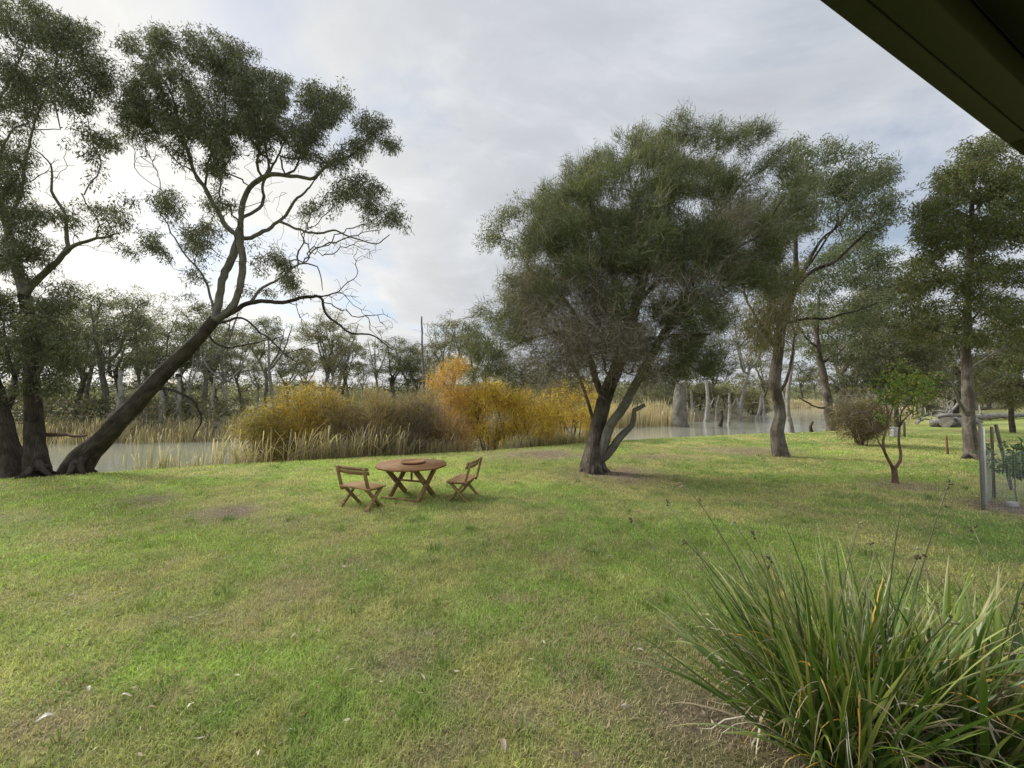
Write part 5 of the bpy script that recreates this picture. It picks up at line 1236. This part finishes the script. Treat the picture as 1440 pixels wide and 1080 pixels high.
# ------------------------------------------------------------------ foreground strap-leaf plants
def strap_plant(seed, c, n, Lr, wr, lean_dir, lean_amt, label, spread, dead=40, stalks=8, brown=0.1):
    r = np.random.default_rng(seed)
    root = thing('strap_leaf_plant', (c[0], c[1], 0), label, 'plant')
    def blades(n, L0, L1, w0, w1, tilt_sd, curl, cols, lean=1.0, k=9, zig=0.0, z0=0.0):
        L_ = r.uniform(L0, L1, n); wd = r.uniform(w0, w1, n)
        a = r.uniform(0, 6.283, n); rad = spread * np.sqrt(r.random(n))
        bx = np.stack([rad * np.cos(a), rad * np.sin(a) * .8, z0 * r.random(n)], 1)
        out_ = np.stack([np.cos(a), np.sin(a), 0 * a], 1) * (rad / spread)[:, None] * .44 + r.normal(size=(n, 3)) * np.array([.24, .24, 0]) + np.array([lean_dir[0], lean_dir[1], 0]) * lean_amt * lean
        hz = np.linalg.norm(out_, axis=1); hd = out_ / np.maximum(hz, 1e-6)[:, None]
        th0 = np.clip(hz * tilt_sd, 0, 1.35); cu = np.abs(r.normal(0, curl, n)) + .05
        t_ = np.linspace(0, 1, k); th = th0[:, None] + cu[:, None] * t_[None] ** 2
        th = np.minimum(th, 2.7)
        st = L_[:, None] / (k - 1)
        dx = np.cumsum(np.sin(th) * st, 1) - np.sin(th[:, :1]) * st; dz = np.cumsum(np.cos(th) * st, 1) - np.cos(th[:, :1]) * st
        C = bx[:, None] + hd[:, None] * dx[..., None] + np.array([0, 0, 1.0]) * dz[..., None]
        if zig: C = C + np.cumsum(r.normal(size=C.shape), 1) * zig
        C[..., 2] = np.maximum(C[..., 2], .012 + .02 * r.random((n, 1)))
        yaw = r.normal(0, .5, n); s0 = np.stack([-hd[:, 1], hd[:, 0], 0 * yaw], 1)
        s_ = s0 * np.cos(yaw)[:, None] + np.array([0, 0, 1.0]) * np.sin(yaw)[:, None]
        tw = r.normal(0, .35, n)
        sd_ = nrm(s_[:, None] + (hd * tw[:, None])[:, None] * t_[None, :, None])
        prof = np.interp(t_, [0, .15, .55, .85, 1], [.65, 1, .95, .55, .04])
        # a shallow V fold: two strips sharing the midrib
        h = sd_ * (wd[:, None] * prof[None])[..., None] / 2
        nn_ = nrm(np.cross(sd_, np.gradient(C, axis=1))) * (wd[:, None] * prof[None])[..., None] * .16
        V = np.stack([C - h + nn_, C, C + h + nn_], 2).reshape(-1, 3)
        b = (np.arange(n)[:, None] * k + np.arange(k - 1)[None]) * 3
        Qs = np.concatenate([np.stack([b, b + 1, b + 4, b + 3], -1).reshape(-1, 4), np.stack([b + 1, b + 2, b + 5, b + 4], -1).reshape(-1, 4)])
        c_ = palette(n, cols, r, .3)[:, None] * np.ones((1, k, 1))
        return C, V, Qs, c_
    C, V, Qs, c_ = blades(n, Lr[0], Lr[1], wr[0], wr[1], 1.0, .35, [(0.12, 0.185, 0.028), (0.065, 0.12, 0.02), (0.19, 0.25, 0.045), (0.32, 0.35, 0.11), (0.15, 0.21, 0.075), (0.09, 0.155, 0.025)])
    tipb = r.random(n) < .45; y = np.array([.40, .34, .18]); c_[tipb, -2:] = c_[tipb, -2:] * .35 + y * .65        # dry yellowed tips
    mesh_np('leaves', V, [Qs], M['strap'], root, np.repeat(c_.reshape(-1, 3), 3, 0), None, True)
    DC = [(0.44, 0.38, 0.26), (0.32, 0.26, 0.17), (0.52, 0.48, 0.37), (0.22, 0.17, 0.11), (0.5, 0.3, 0.05)]
    B1 = blades(dead // 2, Lr[0] * .35, Lr[1] * .75, wr[0] * .35, wr[1] * .7, 1.5, 1.7, DC[:4], .6, 9, .006)
    B2 = blades(dead, Lr[0] * .4, Lr[1] * .62, wr[0] * .3, wr[1] * .55, 1.0, 2.3, DC, .8, 11, .004, .42)
    mesh_np('dead_leaves', np.vstack([B1[1], B2[1]]), [np.vstack([B1[2], B2[2] + len(B1[1])])], M['strap'], root, np.repeat(np.vstack([B1[3].reshape(-1, 3), B2[3].reshape(-1, 3)]), 3, 0), None, True)
    C, V, Qs, c_ = blades(stalks, Lr[1] * .95, Lr[1] * 1.3, .006, .009, .8, .15, [(0.12, 0.13, 0.06), (0.25, 0.22, 0.12), (0.09, 0.10, 0.05)], 1.0)
    for i in range(stalks):
        mb = MB(); mb.tube(C[i], np.linspace(.0058, .003, C.shape[1]), 5, 0)
        so_ = mb.build('flower_stalk', M['strap'], root, True, c_[i, 0])
        tp = C[i, -1]; hd = MB()
        dcol = [(0.10, 0.065, 0.04), (0.16, 0.17, 0.06), (0.32, 0.27, 0.18)][r.integers(0, 3)]
        for j in range(r.integers(2, 5)):
            p = tp + r.normal(size=3) * .004 - np.array([0, 0, .012 * j]); d = nrm(r.normal(size=(1, 3)) + [0, 0, .6])[0]
            hd.tube([p, p + d * .008, p + d * .02, p + d * .03], [.002, .0075, .006, .001], 6)
        hd.build('seed_head', M['strap'], so_, True, dcol)
    return root
cA, cB = G(1150, 1052), G(1345, 1065)
strap_plant(161, (cA[0] + .12, cA[1]), 520, (.70, 1.34), (.013, .027), (-.85, .35), .20, 'big green strap-leaf clump in the lower right, blades leaning left with dry seed stalks', .34, 230, 14)
strap_plant(162, (cB[0] + .05, cB[1]), 150, (.75, 1.2), (.026, .042), (.5, .3), .12, 'upright broad-bladed strap-leaf clump at the bottom right corner', .24, 110, 4)
strap_plant(163, (cB[0] + .75, cB[1] + .12), 90, (.6, 1.0), (.022, .036), (.2, .2), .15, 'strap-leaf clump cut by the right edge with blades arching low', .2, 60, 2)

# ------------------------------------------------------------------ litter on the lawn
rl = np.random.default_rng(172); n = 2600
rd = (2.0 + 26 * rl.random(n) ** 1.6); th = rl.uniform(-1.1, 1.1, n); x = rd * np.sin(th); y = rd * np.cos(th)
tr = np.array([[2.6, 12.2], [9.9, 10.5], [-12.5, 12.2], [10.3, 15.4]])      # more bark under the trees
m = rl.random(n) < .45; k = rl.integers(0, 4, n); q = tr[k] + rl.normal(size=(n, 2)) * 1.6
x = np.where(m, q[:, 0], x); y = np.where(m, q[:, 1], y)
ok = (y < bank(x) - .3) & (y > 1.9); x, y = x[ok], y[ok]; n = len(x)
C = np.stack([x, y, height(x, y) + .018 + .02 * rl.random(n)], 1); az = rl.uniform(0, 6.28, n)
D_ = np.stack([np.cos(az), np.sin(az), rl.normal(0, .18, n)], 1)
V, Q_ = leaves(C, D_, .075, .017, rl)
tag(mesh_np('lawn_litter', V, [Q_], M['grass'], None, np.repeat(palette(n, [(.30, .22, .14), (.20, .14, .09), (.42, .34, .23), (.12, .09, .065), (.5, .44, .34)], rl, .25), 4, 0)), 'small bark shreds and dry leaf bits scattered through the lawn', 'litter', None, 'stuff')
# coarse weeds and longer tussocks in the turf
n = 260; rd = 2.2 + 16 * rl.random(n) ** 1.3; th = rl.uniform(-1.05, 1.05, n); cx_, cy_ = rd * np.sin(th), rd * np.cos(th)
ok = cy_ < bank(cx_) - .5; cx_, cy_ = cx_[ok], cy_[ok]; n = len(cx_); per = 34
x = np.repeat(cx_, per) + rl.normal(size=n * per) * .045; y = np.repeat(cy_, per) + rl.normal(size=n * per) * .045
az = np.arctan2(y - np.repeat(cy_, per), x - np.repeat(cx_, per)) + rl.normal(0, .5, n * per); hh = np.repeat(rl.uniform(.06, .13, n), per) * rl.uniform(.6, 1.2, n * per)
dh = np.stack([np.cos(az), np.sin(az), 0 * az], 1); b = np.stack([x, y, height(x, y)], 1); up = np.array([0, 0, 1.0])
lean = rl.uniform(.2, .9, n * per)[:, None]
C = np.stack([b, b + hh[:, None] * (.5 * up + .3 * lean * dh), b + hh[:, None] * (.75 * up + .95 * lean * dh)], 1)
wd = rl.uniform(.004, .008, n * per)
V, Q_ = strips(C, np.stack([-np.sin(az), np.cos(az), 0 * az], 1), np.stack([wd, wd, wd * .15], 1))
tag(mesh_np('lawn_tussocks', V, [Q_], M['grass'], None, np.repeat(np.repeat(palette(n, [(.11, .19, .04), (.17, .24, .05), (.22, .27, .06), (.13, .18, .06)], rl, .2), per, 0) * rl.uniform(.75, 1.3, (n * per, 1)), 6, 0)), 'longer tussocks and coarse weeds dotted through the lawn', 'grass', None, 'stuff')

r = np.random.default_rng(171)
FL = [(62, 1018, .085, 'pale curled leaf lying on the lawn near the lower left corner', (.62, .58, .50)), (268, 1000, .07, 'small white leaf on the lawn left of centre bottom', (.66, .63, .56)), (176, 987, .085, 'long pale leaf on the grass between two white leaves at lower left', (.52, .46, .36)),
      (708, 1058, .10, 'light brown curled leaf at the bottom centre', (.45, .35, .25)), (363, 1068, .06, 'pale leaf at the bottom edge left of centre', (.55, .46, .34)), (213, 1003, .055, 'tan leaf between white leaves at lower left', (.46, .36, .25)), (124, 976, .06, 'whitish leaf above the pale curled one at lower left', (.58, .54, .46)),
      (875, 925, .06, 'yellow leaf on the grass left of the strap-leaf clump', (.52, .46, .16)), (878, 1003, .07, 'dark dry leaf by a bent stalk left of the strap-leaf clump', (.16, .13, .11)), (409, 1035, .05, 'white leaf scrap low on the lawn left of the bottom leaf', (.62, .6, .55)), (521, 895, .045, 'small reddish leaf in the middle of the lawn', (.35, .18, .11)), (85, 892, .05, 'pale leaf on the bright grass at left', (.5, .46, .36))]
for (px, py, L_, lab, c) in FL:
    g = G(px, py); a = r.uniform(0, 6.28); k = 7; tt = np.linspace(0, 1, k)
    d = np.array([math.cos(a), math.sin(a), 0]); s_ = np.array([-d[1], d[0], .2])
    C = d[None] * (tt[:, None] - .5) * L_ + np.array([0, 0, 1.0]) * (.3 * L_ * np.sin(tt * 2.6)[:, None] ** 2)
    wd = L_ * .38 * np.interp(tt, [0, .1, .45, .8, 1], [.05, .45, 1, .55, .04])
    V = np.stack([C - s_ * wd[:, None] / 2 + [0, 0, .006], C, C + s_ * wd[:, None] / 2 + [0, 0, .009]], 1).reshape(-1, 3)
    b = np.arange(k - 1) * 3; Qs = np.concatenate([np.stack([b, b + 1, b + 4, b + 3], 1), np.stack([b + 1, b + 2, b + 5, b + 4], 1)])
    o = mesh_np('fallen_leaf', V, [Qs], M['strap'], None, np.tile(np.array(c), (len(V), 1)), None, True)
    o.location = (g[0], g[1], float(height(g[0], g[1])) + .028); tag(o, lab, 'leaf', 'fallen leaves on the lawn')
print('verts', sum(len(o.data.vertices) for o in SC.objects if o.type == 'MESH'))
